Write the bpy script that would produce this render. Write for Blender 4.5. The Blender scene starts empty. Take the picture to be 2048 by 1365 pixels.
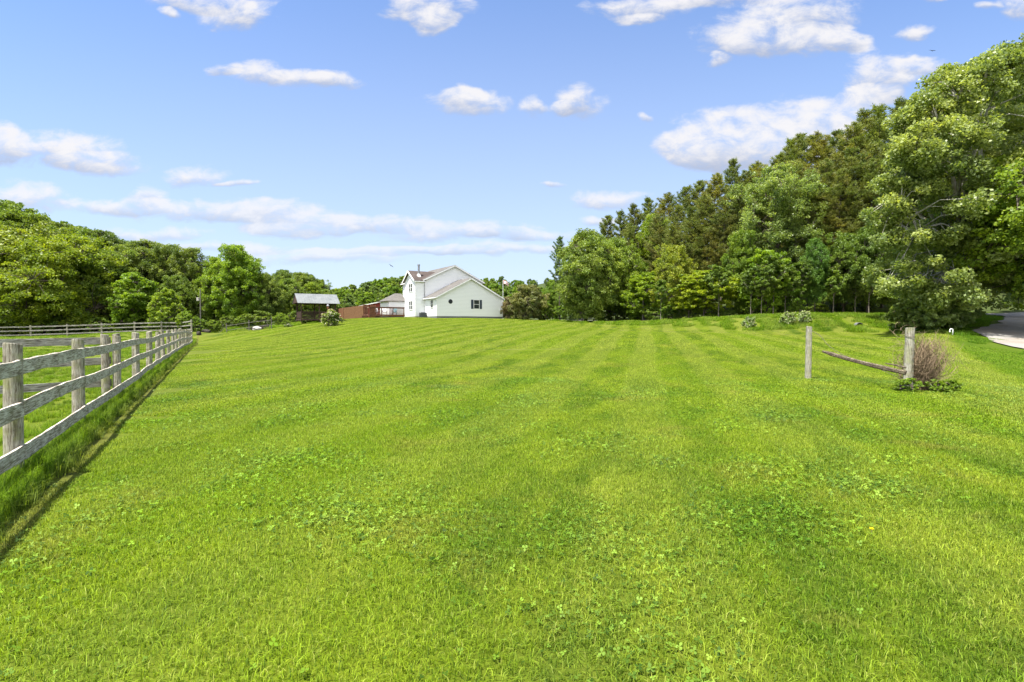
import bpy, math, random
import numpy as np
from mathutils import Vector, Matrix

# ------------------------------------------------------------------ camera, sky, sun, exposure
sc = bpy.context.scene
col = sc.collection
F = 1024.0
PITCH = math.atan(32.5 / 1024)
CZ = 1.6
cam_d = bpy.data.cameras.new("camera")
cam_d.lens = 18; cam_d.sensor_width = 36; cam_d.clip_start = 0.05; cam_d.clip_end = 6000
cam = bpy.data.objects.new("camera", cam_d)
cam.location = (0, 0, CZ)
cam.rotation_euler = (math.pi / 2 - PITCH, 0, 0)
col.objects.link(cam)
sc.camera = cam
sc.view_settings.view_transform = 'Standard'
sc.view_settings.look = 'None'
sc.view_settings.exposure = 1.39
sc.view_settings.gamma = 1.0
sc.view_settings.use_curve_mapping = False
sc.cycles.max_bounces = 8
sc.cycles.diffuse_bounces = 3
sc.cycles.transmission_bounces = 4
sc.cycles.transparent_max_bounces = 4

SUNV = Vector((-0.29, -0.23, 1.0)).normalized()
sun_d = bpy.data.lights.new("sun", 'SUN')
sun_d.energy = 4.8; sun_d.angle = math.radians(0.53); sun_d.color = (1.0, 0.955, 0.88)
sun = bpy.data.objects.new("sun", sun_d)
sun.rotation_euler = (-SUNV).to_track_quat('-Z', 'Y').to_euler()
sun.location = (0, 0, 60)
col.objects.link(sun)


def ray(px, py):
    """direction through a photo pixel, scaled so that y = 1"""
    dx = (px - 1024) / F; dy = -(py - 682.5) / F
    y = math.cos(PITCH) + dy * math.sin(PITCH)
    z = -math.sin(PITCH) + dy * math.cos(PITCH)
    return dx / y, z / y


def P(px, py, Y):
    a, b = ray(px, py)
    return Vector((a * Y, Y, CZ + b * Y))


class NT:
    """small helper for building node trees"""
    def __init__(s, tree):
        s.t = tree; s.n = tree.nodes; s.l = tree.links; s.n.clear()

    def node(s, typ, **kw):
        n = s.n.new(typ)
        for k, v in kw.items(): setattr(n, k, v)
        return n

    def put(s, sock, v):
        if isinstance(v, bpy.types.NodeSocket): s.l.new(v, sock)
        elif v is not None:
            if isinstance(v, (tuple, list)) and len(v) == 3 and sock.type == 'RGBA': v = (*v, 1)
            sock.default_value = v

    def m(s, op, a=None, b=None, c=None, clamp=False):
        n = s.node('ShaderNodeMath', operation=op, use_clamp=clamp)
        for i, v in enumerate((a, b, c)):
            if v is not None: s.put(n.inputs[i], v)
        return n.outputs[0]

    def vm(s, op, a=None, b=None, out=0, scale=None):
        n = s.node('ShaderNodeVectorMath', operation=op)
        if a is not None: s.put(n.inputs[0], a)
        if b is not None: s.put(n.inputs[1], b)
        if scale is not None: s.put(n.inputs['Scale'], scale)
        return n.outputs[out]

    def mix(s, f, a, b, blend='MIX'):
        n = s.node('ShaderNodeMix', data_type='RGBA', blend_type=blend)
        s.put(n.inputs[0], f); s.put(n.inputs[6], a); s.put(n.inputs[7], b)
        return n.outputs[2]

    def noise(s, vec=None, scale=5.0, detail=4.0, rough=0.5, dist=0.0):
        n = s.node('ShaderNodeTexNoise')
        if vec is not None: s.put(n.inputs['Vector'], vec)
        n.inputs['Scale'].default_value = scale; n.inputs['Detail'].default_value = detail
        n.inputs['Roughness'].default_value = rough; n.inputs['Distortion'].default_value = dist
        return n.outputs[0]

    def rng(s, v, a, b, c=0.0, d=1.0, smooth=False):
        n = s.node('ShaderNodeMapRange')
        if smooth: n.interpolation_type = 'SMOOTHSTEP'
        s.put(n.inputs[0], v)
        for i, q in enumerate((a, b, c, d)): s.put(n.inputs[i + 1], q)
        return n.outputs[0]

    def xyz(s, v):
        n = s.node('ShaderNodeSeparateXYZ'); s.put(n.inputs[0], v); return n.outputs

    def comb(s, x, y, z):
        n = s.node('ShaderNodeCombineXYZ')
        for i, q in enumerate((x, y, z)): s.put(n.inputs[i], q)
        return n.outputs[0]


# --- world: Nishita sky with clouds laid out by world direction
world = bpy.data.worlds.new("World"); sc.world = world; world.use_nodes = True
W = NT(world.node_tree)
sky = W.node('ShaderNodeTexSky', sky_type='NISHITA')
sky.sun_disc = False
sky.sun_elevation = math.asin(SUNV.z)
sky.sun_rotation = math.atan2(SUNV.x, SUNV.y)
sky.air_density = 1.0; sky.dust_density = 0.4; sky.ozone_density = 2.0
D = W.node('ShaderNodeTexCoord').outputs['Generated']
dx_, dy_, dz_ = W.xyz(D)
ysafe = W.m('MAXIMUM', dy_, 0.05)
cu = W.m('DIVIDE', dx_, ysafe); cv = W.m('DIVIDE', dz_, ysafe)
front = W.rng(dy_, 0.08, 0.3)
CL = [(395, 0, 90, 20), (475, 24, 80, 38), (345, 30, 22, 10), (850, 12, 80, 34), (862, 46, 44, 24), (445, 143, 36, 13), (520, 150, 52, 22), (605, 163, 62, 18),
      (682, 163, 48, 18), (935, 205, 76, 26), (920, 188, 34, 20), (1165, 208, 46, 32), (1128, 224, 46, 11), (1060, 214, 30, 17),
      (1500, 70, 100, 44), (1600, 85, 120, 30), (1690, 92, 50, 20), (1620, 22, 100, 44), (1280, 14, 110, 24), (1270, 40, 50, 12), (1430, 0, 110, 16),
      (1830, 66, 42, 16), (1775, 150, 90, 42), (1760, 195, 60, 20), (1850, 132, 66, 16), (1440, 118, 22, 13), (1440, 275, 120, 50), (1580, 262, 140, 56), (1680, 245, 110, 50),
      (1500, 308, 150, 30), (1420, 295, 90, 36), (1600, 300, 150, 34), (100, 300, 160, 32), (8, 285, 44, 36), (200, 328, 90, 20), (395, 349, 62, 22), (480, 364, 36, 7),
      (45, 395, 84, 34), (290, 388, 50, 20), (230, 410, 100, 16), (400, 418, 150, 22), (560, 432, 130, 26), (590, 460, 110, 14), (730, 445, 140, 18), (900, 462, 170, 20),
      (1050, 472, 110, 12), (1215, 398, 84, 17), (1205, 440, 50, 12), (300, 466, 130, 15), (650, 515, 170, 16), (420, 495, 190, 12), (800, 500, 150, 10),
      (1105, 374, 24, 6), (1290, 233, 18, 9), (1865, 0, 34, 9), (1975, 13, 30, 11), (2045, 14, 40, 26), (1000, 498, 220, 10)]
Wsum = 0.0; Tsum = 0.0
cuv = W.comb(cu, cv, 0.0)
wob = W.node('ShaderNodeTexNoise'); W.put(wob.inputs['Vector'], W.vm('MULTIPLY', cuv, (7.0, 13.0, 1.0)))
wob.inputs['Scale'].default_value = 1.0; wob.inputs['Detail'].default_value = 3.0
wv = W.vm('MULTIPLY', W.vm('SUBTRACT', wob.outputs['Color'], (0.5, 0.5, 0.5)), (0.085, 0.045, 0.0))
cuv2 = W.vm('ADD', cuv, wv)
for (cx, cy, rx, ry) in CL:
    a, b = ray(cx, cy)
    s = 1024.0
    q = W.vm('MULTIPLY', W.vm('SUBTRACT', cuv2, (a, b, 0)), (s / (rx * 1.32), s / (ry * 1.38), 0))
    g = W.m('SUBTRACT', 1.0, W.vm('DOT_PRODUCT', q, q, out=1), clamp=True)
    Wsum = W.m('ADD', Wsum, g)
    Tsum = W.m('ADD', Tsum, W.m('MULTIPLY', g, W.xyz(q)[1]))
n1 = W.noise(W.vm('MULTIPLY', cuv, (17.0, 30.0, 1.0)), 1.0, 8.0, 0.62, 0.3)
field = W.m('ADD', W.m('MINIMUM', Wsum, 0.95), W.m('MULTIPLY', W.m('SUBTRACT', n1, 0.5), 2.1))
dens = W.rng(field, 0.24, 1.22, 0.0, 1.0, smooth=True)
dens = W.m('MULTIPLY', dens, W.rng(Wsum, 0.03, 0.3))
dens = W.m('MULTIPLY', dens, front)
lowfade = W.rng(cv, 0.08, 0.30, 0.55, 0.95)
dens = W.m('MULTIPLY', dens, lowfade)
shade = W.m('DIVIDE', Tsum, W.m('MAXIMUM', Wsum, 0.05))
shade = W.m('ADD', shade, W.m('MULTIPLY', W.m('SUBTRACT', n1, 0.5), 1.6))
shade = W.rng(shade, -0.70, 0.30, 0.0, 1.0, smooth=True)
elev = W.m('ARCSINE', dz_)
# thin milky veil towards the horizon
veil = W.m('POWER', W.rng(cv, 0.75, 0.0, 0.0, 1.0), 1.55)
veil = W.m('MULTIPLY', veil, 0.84)
skyc = W.mix(1.0, sky.outputs[0], (0.96, 1.12, 1.36), 'MULTIPLY')
SKS = 0.070
EXM = 0.61 / SKS
base = W.mix(W.m('MULTIPLY', W.rng(dz_, -0.05, 0.0), veil), skyc, tuple(EXM * x for x in (0.520, 0.565, 0.600)))
base = W.mix(W.rng(dz_, 0.35, 0.9, 0.16, 0.0), base, tuple(EXM * x for x in (0.30, 0.42, 0.72)))
cc = W.mix(shade, tuple(EXM * x for x in (0.300, 0.335, 0.430)), tuple(EXM * x for x in (0.600, 0.590, 0.600)))
out = W.mix(dens, base, cc)
# the sky behind the photographer: broken bright cloud, unseen, added to fill the shaded fronts
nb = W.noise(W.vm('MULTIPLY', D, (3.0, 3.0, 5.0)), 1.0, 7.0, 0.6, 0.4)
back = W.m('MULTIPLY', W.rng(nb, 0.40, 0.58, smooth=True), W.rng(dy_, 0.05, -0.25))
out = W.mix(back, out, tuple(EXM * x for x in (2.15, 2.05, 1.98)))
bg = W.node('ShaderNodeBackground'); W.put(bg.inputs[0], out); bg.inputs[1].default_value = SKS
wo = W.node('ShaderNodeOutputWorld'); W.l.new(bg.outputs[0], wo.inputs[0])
world.cycles.sampling_method = 'MANUAL'; world.cycles.sample_map_resolution = 512

R = np.random.default_rng(11)


def rg(seed): return np.random.default_rng(seed)


# ------------------------------------------------------------------ objects, tags
def tag(o, label=None, cat=None, group=None, kind=None):
    if label: o['label'] = label
    if cat: o['category'] = cat
    if group: o['group'] = group
    if kind: o['kind'] = kind
    return o


def link(o, parent=None):
    col.objects.link(o)
    if parent is not None: o.parent = parent
    return o


def empty(name, loc=(0, 0, 0), rz=0.0, **kw):
    o = bpy.data.objects.new(name, None)
    o.location = loc; o.rotation_euler = (0, 0, rz); o.empty_display_size = 0.3
    link(o); tag(o, **kw)
    return o


def np_mesh(name, V, Fq, mat, smooth=False, attrs=None):
    """mesh from arrays; Fq (n,k) all faces with the same number of corners"""
    me = bpy.data.meshes.new(name)
    V = np.asarray(V, np.float32); Fq = np.asarray(Fq, np.int32)
    n, k = Fq.shape
    me.vertices.add(len(V)); me.vertices.foreach_set('co', V.ravel())
    me.loops.add(n * k); me.loops.foreach_set('vertex_index', Fq.ravel())
    me.polygons.add(n)
    me.polygons.foreach_set('loop_start', np.arange(0, n * k, k, dtype=np.int32))
    me.polygons.foreach_set('loop_total', np.full(n, k, np.int32))
    if smooth: me.polygons.foreach_set('use_smooth', np.ones(n, bool))
    if attrs:
        for an, arr in attrs.items():
            a = me.attributes.new(an, 'FLOAT', 'POINT'); a.data.foreach_set('value', np.asarray(arr, np.float32))
    me.update(calc_edges=True)
    if mat: me.materials.append(mat)
    return me


class MB:
    """collects boxes, prisms and tubes into one mesh"""
    def __init__(s): s.v = []; s.f = []

    def add(s, vs, fs):
        b = len(s.v); s.v += [tuple(v) for v in vs]; s.f += [tuple(b + i for i in f) for f in fs]

    def box(s, x0, x1, y0, y1, z0, z1):
        s.add([(x0, y0, z0), (x1, y0, z0), (x1, y1, z0), (x0, y1, z0), (x0, y0, z1), (x1, y0, z1), (x1, y1, z1), (x0, y1, z1)],
              [(0, 3, 2, 1), (4, 5, 6, 7), (0, 1, 5, 4), (1, 2, 6, 5), (2, 3, 7, 6), (3, 0, 4, 7)])

    def bar(s, a, b, w, h, up=(0, 0, 1)):
        """rectangular bar from a to b, w sideways, h along up"""
        a = Vector(a); b = Vector(b); d = (b - a).normalized(); u = Vector(up)
        sd = d.cross(u)
        if sd.length < 1e-4: sd = d.cross(Vector((1, 0, 0)))
        sd.normalize(); u = sd.cross(d).normalized()
        vs = []
        for p in (a, b):
            for i, j in ((-1, -1), (1, -1), (1, 1), (-1, 1)): vs.append(p + sd * (w / 2 * i) + u * (h / 2 * j))
        s.add(vs, [(0, 1, 2, 3), (7, 6, 5, 4), (0, 4, 5, 1), (1, 5, 6, 2), (2, 6, 7, 3), (3, 7, 4, 0)])

    def tube(s, pts, rad, n=8, cap=True):
        pts = [Vector(p) for p in pts]
        if not hasattr(rad, '__len__'): rad = [rad] * len(pts)
        base = len(s.v); prev = None
        for i, p in enumerate(pts):
            d = (pts[min(i + 1, len(pts) - 1)] - pts[max(i - 1, 0)])
            if d.length < 1e-6: d = Vector((0, 0, 1))
            d.normalize()
            if prev is None: sd = d.orthogonal().normalized()
            else:
                sd = prev - d * prev.dot(d)
                sd = sd.normalized() if sd.length > 1e-5 else d.orthogonal().normalized()
            prev = sd; up = d.cross(sd)
            for k in range(n):
                a = 2 * math.pi * k / n
                s.v.append(tuple(p + (sd * math.cos(a) + up * math.sin(a)) * rad[i]))
        for i in range(len(pts) - 1):
            for k in range(n):
                a = base + i * n + k; b = base + i * n + (k + 1) % n
                s.f.append((a, b, b + n, a + n))
        if cap:
            s.f.append(tuple(base + k for k in range(n))[::-1])
            e = base + (len(pts) - 1) * n
            s.f.append(tuple(e + k for k in range(n)))

    def slab(s, pts, t, up=(0, 0, 1)):
        """polygon sheet with thickness t along -normal"""
        pts = [Vector(p) for p in pts]
        nrm = (pts[1] - pts[0]).cross(pts[2] - pts[0]).normalized()
        if nrm.dot(Vector(up)) < 0: nrm = -nrm; pts = pts[::-1]
        k = len(pts)
        s.add(list(pts) + [p - nrm * t for p in pts],
              [tuple(range(k)), tuple(range(2 * k - 1, k - 1, -1))] + [(i, k + i, k + (i + 1) % k, (i + 1) % k) for i in range(k)])

    def prism(s, poly, y0, y1):
        """polygon in x,z pushed from y0 to y1"""
        k = len(poly)
        s.add([(x, y0, z) for x, z in poly] + [(x, y1, z) for x, z in poly],
              [tuple(range(k)), tuple(range(2 * k - 1, k - 1, -1))] + [(i, k + i, k + (i + 1) % k, (i + 1) % k) for i in range(k)])

    def build(s, name, mat, parent=None, bevel=0.0, smooth=False, **kw):
        me = bpy.data.meshes.new(name); me.from_pydata(s.v, [], s.f); me.update()
        import bmesh
        bm = bmesh.new(); bm.from_mesh(me); bmesh.ops.recalc_face_normals(bm, faces=bm.faces); bm.to_mesh(me); bm.free()
        if mat: me.materials.append(mat)
        if smooth:
            for p in me.polygons: p.use_smooth = True
        o = bpy.data.objects.new(name, me); link(o, parent)
        if bevel:
            md = o.modifiers.new('edge', 'BEVEL'); md.width = bevel; md.segments = 2; md.limit_method = 'ANGLE'
        tag(o, **kw)
        return o


# ------------------------------------------------------------------ materials
def mat(name):
    m = bpy.data.materials.new(name); m.use_nodes = True
    return m, NT(m.node_tree)


def finish(m, T, colr, rough=0.7, spec=0.3, bump=None, bstr=0.3, bdist=0.02, metal=0.0):
    p = T.node('ShaderNodeBsdfPrincipled'); T.put(p.inputs['Base Color'], colr); T.put(p.inputs['Roughness'], rough)
    p.inputs['Specular IOR Level'].default_value = spec; p.inputs['Metallic'].default_value = metal
    if bump is not None:
        b = T.node('ShaderNodeBump'); b.inputs['Strength'].default_value = bstr; b.inputs['Distance'].default_value = bdist
        T.put(b.inputs['Height'], bump); T.l.new(b.outputs[0], p.inputs['Normal'])
    o = T.node('ShaderNodeOutputMaterial'); T.l.new(p.outputs[0], o.inputs[0])
    return m


def objc(T): return T.node('ShaderNodeTexCoord').outputs['Object']
def posc(T): return T.node('ShaderNodeNewGeometry').outputs['Position']


def plain(name, c, rough=0.6, var=0.12, scale=6.0, spec=0.3, metal=0.0, bstr=0.1):
    m, T = mat(name); v = objc(T); n = T.noise(v, scale, 5, 0.6)
    c2 = tuple(x * (1 - var * 2) for x in c)
    return finish(m, T, T.mix(T.rng(n, 0.3, 0.7), c2, c), rough, spec, n, bstr, 0.01, metal)


def leaf_mat(name, dark, light, trans=0.38, rough=0.5, brown=None, bfac=0.0):
    m, T = mat(name)
    t = T.node('ShaderNodeAttribute', attribute_name='tint').outputs['Fac']
    oi = T.node('ShaderNodeObjectInfo')
    c = T.mix(t, dark, light)
    if brown is not None:
        b = T.node('ShaderNodeAttribute', attribute_name='old').outputs['Fac']
        c = T.mix(T.m('MULTIPLY', b, bfac), c, brown)
    c = T.mix(1.0, c, oi.outputs['Color'], 'MULTIPLY')
    n = T.noise(posc(T), 0.35, 2, 0.5)
    c = T.mix(1.0, c, T.mix(T.rng(n, 0.35, 0.65), (0.80, 0.86, 0.9), (1.12, 1.08, 0.95)), 'MULTIPLY')
    p = T.node('ShaderNodeBsdfPrincipled'); T.put(p.inputs['Base Color'], c); p.inputs['Roughness'].default_value = rough
    p.inputs['Specular IOR Level'].default_value = 0.35
    tr = T.node('ShaderNodeBsdfTranslucent'); T.put(tr.inputs[0], T.mix(1.0, c, (1.5, 1.45, 0.6), 'MULTIPLY'))
    mx = T.node('ShaderNodeMixShader'); mx.inputs[0].default_value = trans
    T.l.new(p.outputs[0], mx.inputs[1]); T.l.new(tr.outputs[0], mx.inputs[2])
    o = T.node('ShaderNodeOutputMaterial'); T.l.new(mx.outputs[0], o.inputs[0])
    return m


def lawn_tint(T, pos):
    """colour pattern of the turf: patches of species, worn spots, painted sheen of mowing bands"""
    x, y, z = T.xyz(pos)
    flat = T.comb(x, y, 0.0)
    along = T.comb(T.m('SUBTRACT', x, T.m('MULTIPLY', y, 0.262)), T.m('MULTIPLY', y, 0.40), 0.0)
    big = T.noise(along, 0.20, 3, 0.55)
    mid = T.noise(along, 1.0, 4, 0.6, 0.4)
    sml = T.noise(flat, 7.0, 5, 0.7)
    g = T.mix(T.rng(mid, 0.40, 0.60), (0.100, 0.190, 0.009), (0.250, 0.345, 0.020))
    g = T.mix(T.rng(big, 0.35, 0.68), g, (0.195, 0.312, 0.008))
    g = T.mix(T.m('MULTIPLY', T.rng(sml, 0.5, 0.75), 0.45), g, (0.275, 0.355, 0.040))
    worn = T.noise(T.vm('ADD', flat, (31.0, 7.0, 0)), 0.7, 4, 0.62, 0.5)
    g = T.mix(T.m('MULTIPLY', T.rng(worn, 0.56, 0.74), 0.5), g, (0.290, 0.262, 0.050))
    # mowing bands, sheen of leaning blades painted as colour, converging on the far right end of the lawn
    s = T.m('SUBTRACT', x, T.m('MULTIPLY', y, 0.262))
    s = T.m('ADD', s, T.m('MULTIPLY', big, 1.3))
    sheen_band = T.rng(T.m('SINE', T.m('MULTIPLY', s, 2 * math.pi / 2.3)), -0.35, 0.35, smooth=True)
    g = T.mix(T.m('MULTIPLY', sheen_band, T.rng(y, 4.0, 30.0, 0.14, 0.44)), g, (0.320, 0.385, 0.060))
    # coarser verge between the mown lawn and the driveway
    v = T.m('SUBTRACT', T.m('MULTIPLY', T.m('SUBTRACT', x, 14.2), 0.80), T.m('MULTIPLY', T.m('SUBTRACT', y, 14.2), 0.60))
    v = T.m('ADD', v, T.m('MULTIPLY', T.m('SUBTRACT', mid, 0.5), 0.9))
    g = T.mix(T.m('MULTIPLY', T.rng(v, 0.0, 0.35), 0.75), g, (0.115, 0.235, 0.008))
    g = T.mix(T.m('MULTIPLY', T.m('MULTIPLY', T.rng(v, -1.5, -0.8), T.rng(v, 0.1, -0.2)), 0.45), g, (0.300, 0.370, 0.060))
    # trimmed, thatchy edge below the fence
    f = T.m('ADD', T.m('ADD', x, 1.98), T.m('MULTIPLY', y, 0.585))
    f = T.m('ABSOLUTE', T.m('SUBTRACT', T.m('ADD', f, T.m('MULTIPLY', T.m('SUBTRACT', sml, 0.5), 0.25)), 0.42))
    g = T.mix(T.m('MULTIPLY', T.rng(f, 0.16, 0.05), 0.38), g, (0.200, 0.160, 0.060))
    return g


def blade_mat(name, mulc=(1, 1, 1), trans=0.35, dry=(0.30, 0.27, 0.10), dryf=0.5):
    m, T = mat(name)
    pos = posc(T)
    t = T.node('ShaderNodeAttribute', attribute_name='tint').outputs['Fac']
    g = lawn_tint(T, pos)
    g = T.mix(1.0, g, T.mix(t, (0.17, 0.25, 0.22), (1.42, 1.32, 1.5)), 'MULTIPLY')
    g = T.mix(T.rng(t, 0.90, 0.97, 0.0, dryf), g, dry)
    g = T.mix(1.0, g, mulc, 'MULTIPLY')
    p = T.node('ShaderNodeBsdfPrincipled'); T.put(p.inputs['Base Color'], g); p.inputs['Roughness'].default_value = 0.55
    p.inputs['Specular IOR Level'].default_value = 0.12
    tr = T.node('ShaderNodeBsdfTranslucent'); T.put(tr.inputs[0], T.mix(1.0, g, (1.5, 1.4, 0.6), 'MULTIPLY'))
    mx = T.node('ShaderNodeMixShader'); mx.inputs[0].default_value = trans
    T.l.new(p.outputs[0], mx.inputs[1]); T.l.new(tr.outputs[0], mx.inputs[2])
    o = T.node('ShaderNodeOutputMaterial'); T.l.new(mx.outputs[0], o.inputs[0])
    return m


M = {}
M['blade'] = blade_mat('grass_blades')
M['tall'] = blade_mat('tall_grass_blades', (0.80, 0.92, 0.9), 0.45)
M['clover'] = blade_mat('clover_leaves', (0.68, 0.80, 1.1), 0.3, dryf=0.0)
M['leafA'] = leaf_mat('leaves_mid_green', (0.070, 0.125, 0.013), (0.245, 0.320, 0.044))
M['leafB'] = leaf_mat('leaves_fresh_green', (0.080, 0.150, 0.012), (0.250, 0.345, 0.030), 0.46)
M['leafC'] = leaf_mat('leaves_dull_green', (0.065, 0.112, 0.018), (0.215, 0.275, 0.050), 0.38)
M['leafS'] = leaf_mat('leaves_sycamore', (0.095, 0.145, 0.028), (0.325, 0.385, 0.120), 0.44, 0.42)
M['leafP'] = leaf_mat('leaves_pinkish', (0.085, 0.112, 0.024), (0.215, 0.215, 0.085), 0.3)
M['needle'] = leaf_mat('pine_needles', (0.070, 0.112, 0.020), (0.200, 0.240, 0.050), 0.32, 0.6, brown=(0.290, 0.200, 0.060), bfac=0.50)
M['flower'] = leaf_mat('blossom', (0.40, 0.36, 0.26), (0.70, 0.62, 0.50), 0.2)


def bark_mat(name, a, b, scale=3.0):
    m, T = mat(name); v = objc(T)
    n = T.noise(T.vm('MULTIPLY', v, (4.0, 4.0, 0.8)), scale, 6, 0.7, 0.5)
    return finish(m, T, T.mix(T.rng(n, 0.35, 0.65), a, b), 0.9, 0.15, n, 0.6, 0.05)


M['bark'] = bark_mat('bark', (0.045, 0.036, 0.028), (0.13, 0.11, 0.088))
M['barkp'] = bark_mat('pale_bark', (0.16, 0.145, 0.11), (0.46, 0.44, 0.38), 1.2)


M['barkm'] = bark_mat('grey_bark', (0.09, 0.08, 0.06), (0.24, 0.215, 0.17))


def ground_mat():
    m, T = mat('ground_soil_and_turf'); pos = posc(T)
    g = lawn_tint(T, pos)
    x, y, z = T.xyz(pos); flat = T.comb(x, y, 0.0)
    fine = T.noise(flat, 28.0, 5, 0.7)
    g = T.mix(1.0, g, T.mix(T.rng(fine, 0.3, 0.7), (0.26, 0.24, 0.28), (0.50, 0.45, 0.46)), 'MULTIPLY')
    fl = T.node('ShaderNodeAttribute', attribute_name='wild').outputs['Fac']
    floor = T.mix(T.rng(T.noise(flat, 1.2, 5, 0.6), 0.35, 0.65), (0.030, 0.036, 0.012), (0.055, 0.080, 0.020))
    g = T.mix(T.rng(fl, 0.3, 0.7), g, floor)
    return finish(m, T, g, 0.9, 0.1, fine, 0.5, 0.03)


M['ground'] = ground_mat()


def road_mat():
    m, T = mat('gravel'); pos = posc(T)
    a = T.noise(pos, 22.0, 6, 0.75); b = T.noise(pos, 0.5, 3, 0.5)
    v = T.node('ShaderNodeTexVoronoi'); T.put(v.inputs['Vector'], pos); v.inputs['Scale'].default_value = 24.0
    c = T.mix(T.rng(a, 0.3, 0.7), (0.15, 0.14, 0.125), (0.33, 0.315, 0.29))
    c = T.mix(T.m('MULTIPLY', T.rng(b, 0.45, 0.7), 0.5), c, (0.20, 0.155, 0.11))
    return finish(m, T, c, 0.9, 0.2, v.outputs[0], 0.8, 0.03)


M['road'] = road_mat()


def wood_paint(name, paint=(0.72, 0.67, 0.58), wood=(0.26, 0.205, 0.145), peel=0.5, axis=(1.2, 14, 14), green=0.22):
    """weathered boards with peeling white paint and a little algae"""
    m, T = mat(name); v = T.node('ShaderNodeTexCoord').outputs['Object']
    oi = T.node('ShaderNodeObjectInfo')
    off = T.vm('SCALE', (13.7, 5.1, 9.3), scale=oi.outputs['Random'])
    v = T.vm('ADD', v, off)
    st = T.vm('MULTIPLY', v, axis)
    grain = T.noise(st, 5.0, 7, 0.7, 0.6)
    blot = T.noise(T.vm('MULTIPLY', v, (1.0, 2.2, 2.2)), 3.5, 5, 0.65)
    f = T.rng(T.m('ADD', T.m('MULTIPLY', grain, 0.85), T.m('MULTIPLY', blot, 0.30)), peel - 0.05, peel + 0.16)
    wd = T.mix(T.rng(grain, 0.3, 0.7), tuple(x * 0.55 for x in wood), wood)
    c = T.mix(f, wd, paint)
    al = T.noise(v, 7.0, 4, 0.6)
    c = T.mix(T.m('MULTIPLY', T.rng(al, 0.48, 0.68), green), c, (0.22, 0.235, 0.09))
    return finish(m, T, c, 0.85, 0.2, grain, 0.55, 0.006)


M['rail'] = wood_paint('weathered_white_rail', peel=0.545)
M['railend'] = wood_paint('weathered_grey_rail', (0.45, 0.44, 0.40), (0.13, 0.115, 0.09), 0.55)
M['post'] = wood_paint('weathered_post', (0.42, 0.40, 0.33), (0.17, 0.14, 0.098), 0.54, (14, 14, 1.2), 0.7)
M['greypost'] = wood_paint('grey_post', (0.36, 0.345, 0.28), (0.17, 0.15, 0.105), 0.5, (12, 12, 1.0), 0.6)
M['oldrail'] = wood_paint('fallen_rail', (0.36, 0.30, 0.21), (0.07, 0.052, 0.038), 0.62, (14, 1.5, 14), 0.15)


def siding_mat():
    m, T = mat('white_siding'); v = objc(T); z = T.xyz(v)[2]
    s = T.m('FRACT', T.m('MULTIPLY', z, 1 / 0.2))
    n = T.noise(v, 1.2, 4, 0.5)
    c = T.mix(T.rng(s, 0.0, 0.22), (0.44, 0.45, 0.46), (0.80, 0.81, 0.81))
    c = T.mix(T.m('MULTIPLY', T.rng(n, 0.45, 0.75), 0.15), c, (0.66, 0.68, 0.64))
    return finish(m, T, c, 0.5, 0.3, s, 0.5, 0.012)


M['siding'] = siding_mat()


def shingle_mat(name, a, b):
    m, T = mat(name); v = objc(T)
    br = T.node('ShaderNodeTexBrick'); T.put(br.inputs['Vector'], T.vm('MULTIPLY', v, (3.0, 3.0, 3.0)))
    n = T.noise(v, 9.0, 5, 0.7); n2 = T.noise(v, 0.8, 4, 0.6)
    c = T.mix(T.rng(n, 0.3, 0.7), a, b)
    c = T.mix(T.m('MULTIPLY', T.rng(n2, 0.4, 0.7), 0.5), c, tuple(x * 0.6 for x in a))
    return finish(m, T, c, 0.95, 0.1, n, 0.5, 0.02)


M['shingle'] = shingle_mat('tan_shingles', (0.095, 0.090, 0.082), (0.160, 0.150, 0.138))
M['shingleb'] = shingle_mat('brown_shingles', (0.050, 0.040, 0.036), (0.115, 0.092, 0.082))
M['white'] = plain('white_trim', (0.80, 0.80, 0.79), 0.5, 0.04)
M['block'] = plain('foundation_block', (0.16, 0.165, 0.17), 0.9, 0.2)
M['blockl'] = plain('foundation_block_tan', (0.36, 0.33, 0.23), 0.9, 0.2)
M['dark'] = plain('dark_frame', (0.03, 0.035, 0.045), 0.5)
M['shutter'] = plain('shutter_blue_grey', (0.045, 0.06, 0.085), 0.6)
M['metal'] = plain('galvanised_pipe', (0.30, 0.30, 0.31), 0.45, 0.2, metal=0.5)
M['ac'] = plain('air_conditioner_grey', (0.10, 0.11, 0.11), 0.7)
M['cedar'] = plain('stained_cedar', (0.23, 0.105, 0.050), 0.85, 0.28, 9.0)
M['fencewood'] = plain('brown_fence_boards', (0.20, 0.105, 0.050), 0.85, 0.25, 7.0)
M['deckwood'] = plain('deck_wood', (0.17, 0.075, 0.045), 0.85, 0.25, 7.0)
M['darkwood'] = plain('dark_timber', (0.075, 0.045, 0.032), 0.85, 0.25, 5.0)
M['red'] = plain('barn_red', (0.23, 0.035, 0.028), 0.7, 0.15, 3.0)
M['tan'] = plain('tan_canvas', (0.60, 0.47, 0.33), 0.8, 0.1)
M['plastic'] = plain('white_plastic', (0.78, 0.78, 0.78), 0.45, 0.05)
M['teal'] = plain('teal_plastic', (0.10, 0.26, 0.30), 0.5, 0.1)
M['stone'] = plain('pale_stone', (0.42, 0.40, 0.36), 0.9, 0.25, 4.0)
M['wire'] = plain('rusty_wire', (0.12, 0.095, 0.075), 0.6, 0.2)
M['twig'] = plain('dead_twigs', (0.25, 0.180, 0.110), 0.9, 0.3, 12.0)
M['black'] = plain('black', (0.010, 0.010, 0.010), 0.9, 0.1)
M['bird'] = plain('dark_feathers', (0.02, 0.02, 0.022), 0.8, 0.2)
M['polew'] = plain('grey_pole_wood', (0.17, 0.155, 0.135), 0.9, 0.2, 5.0)
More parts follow.
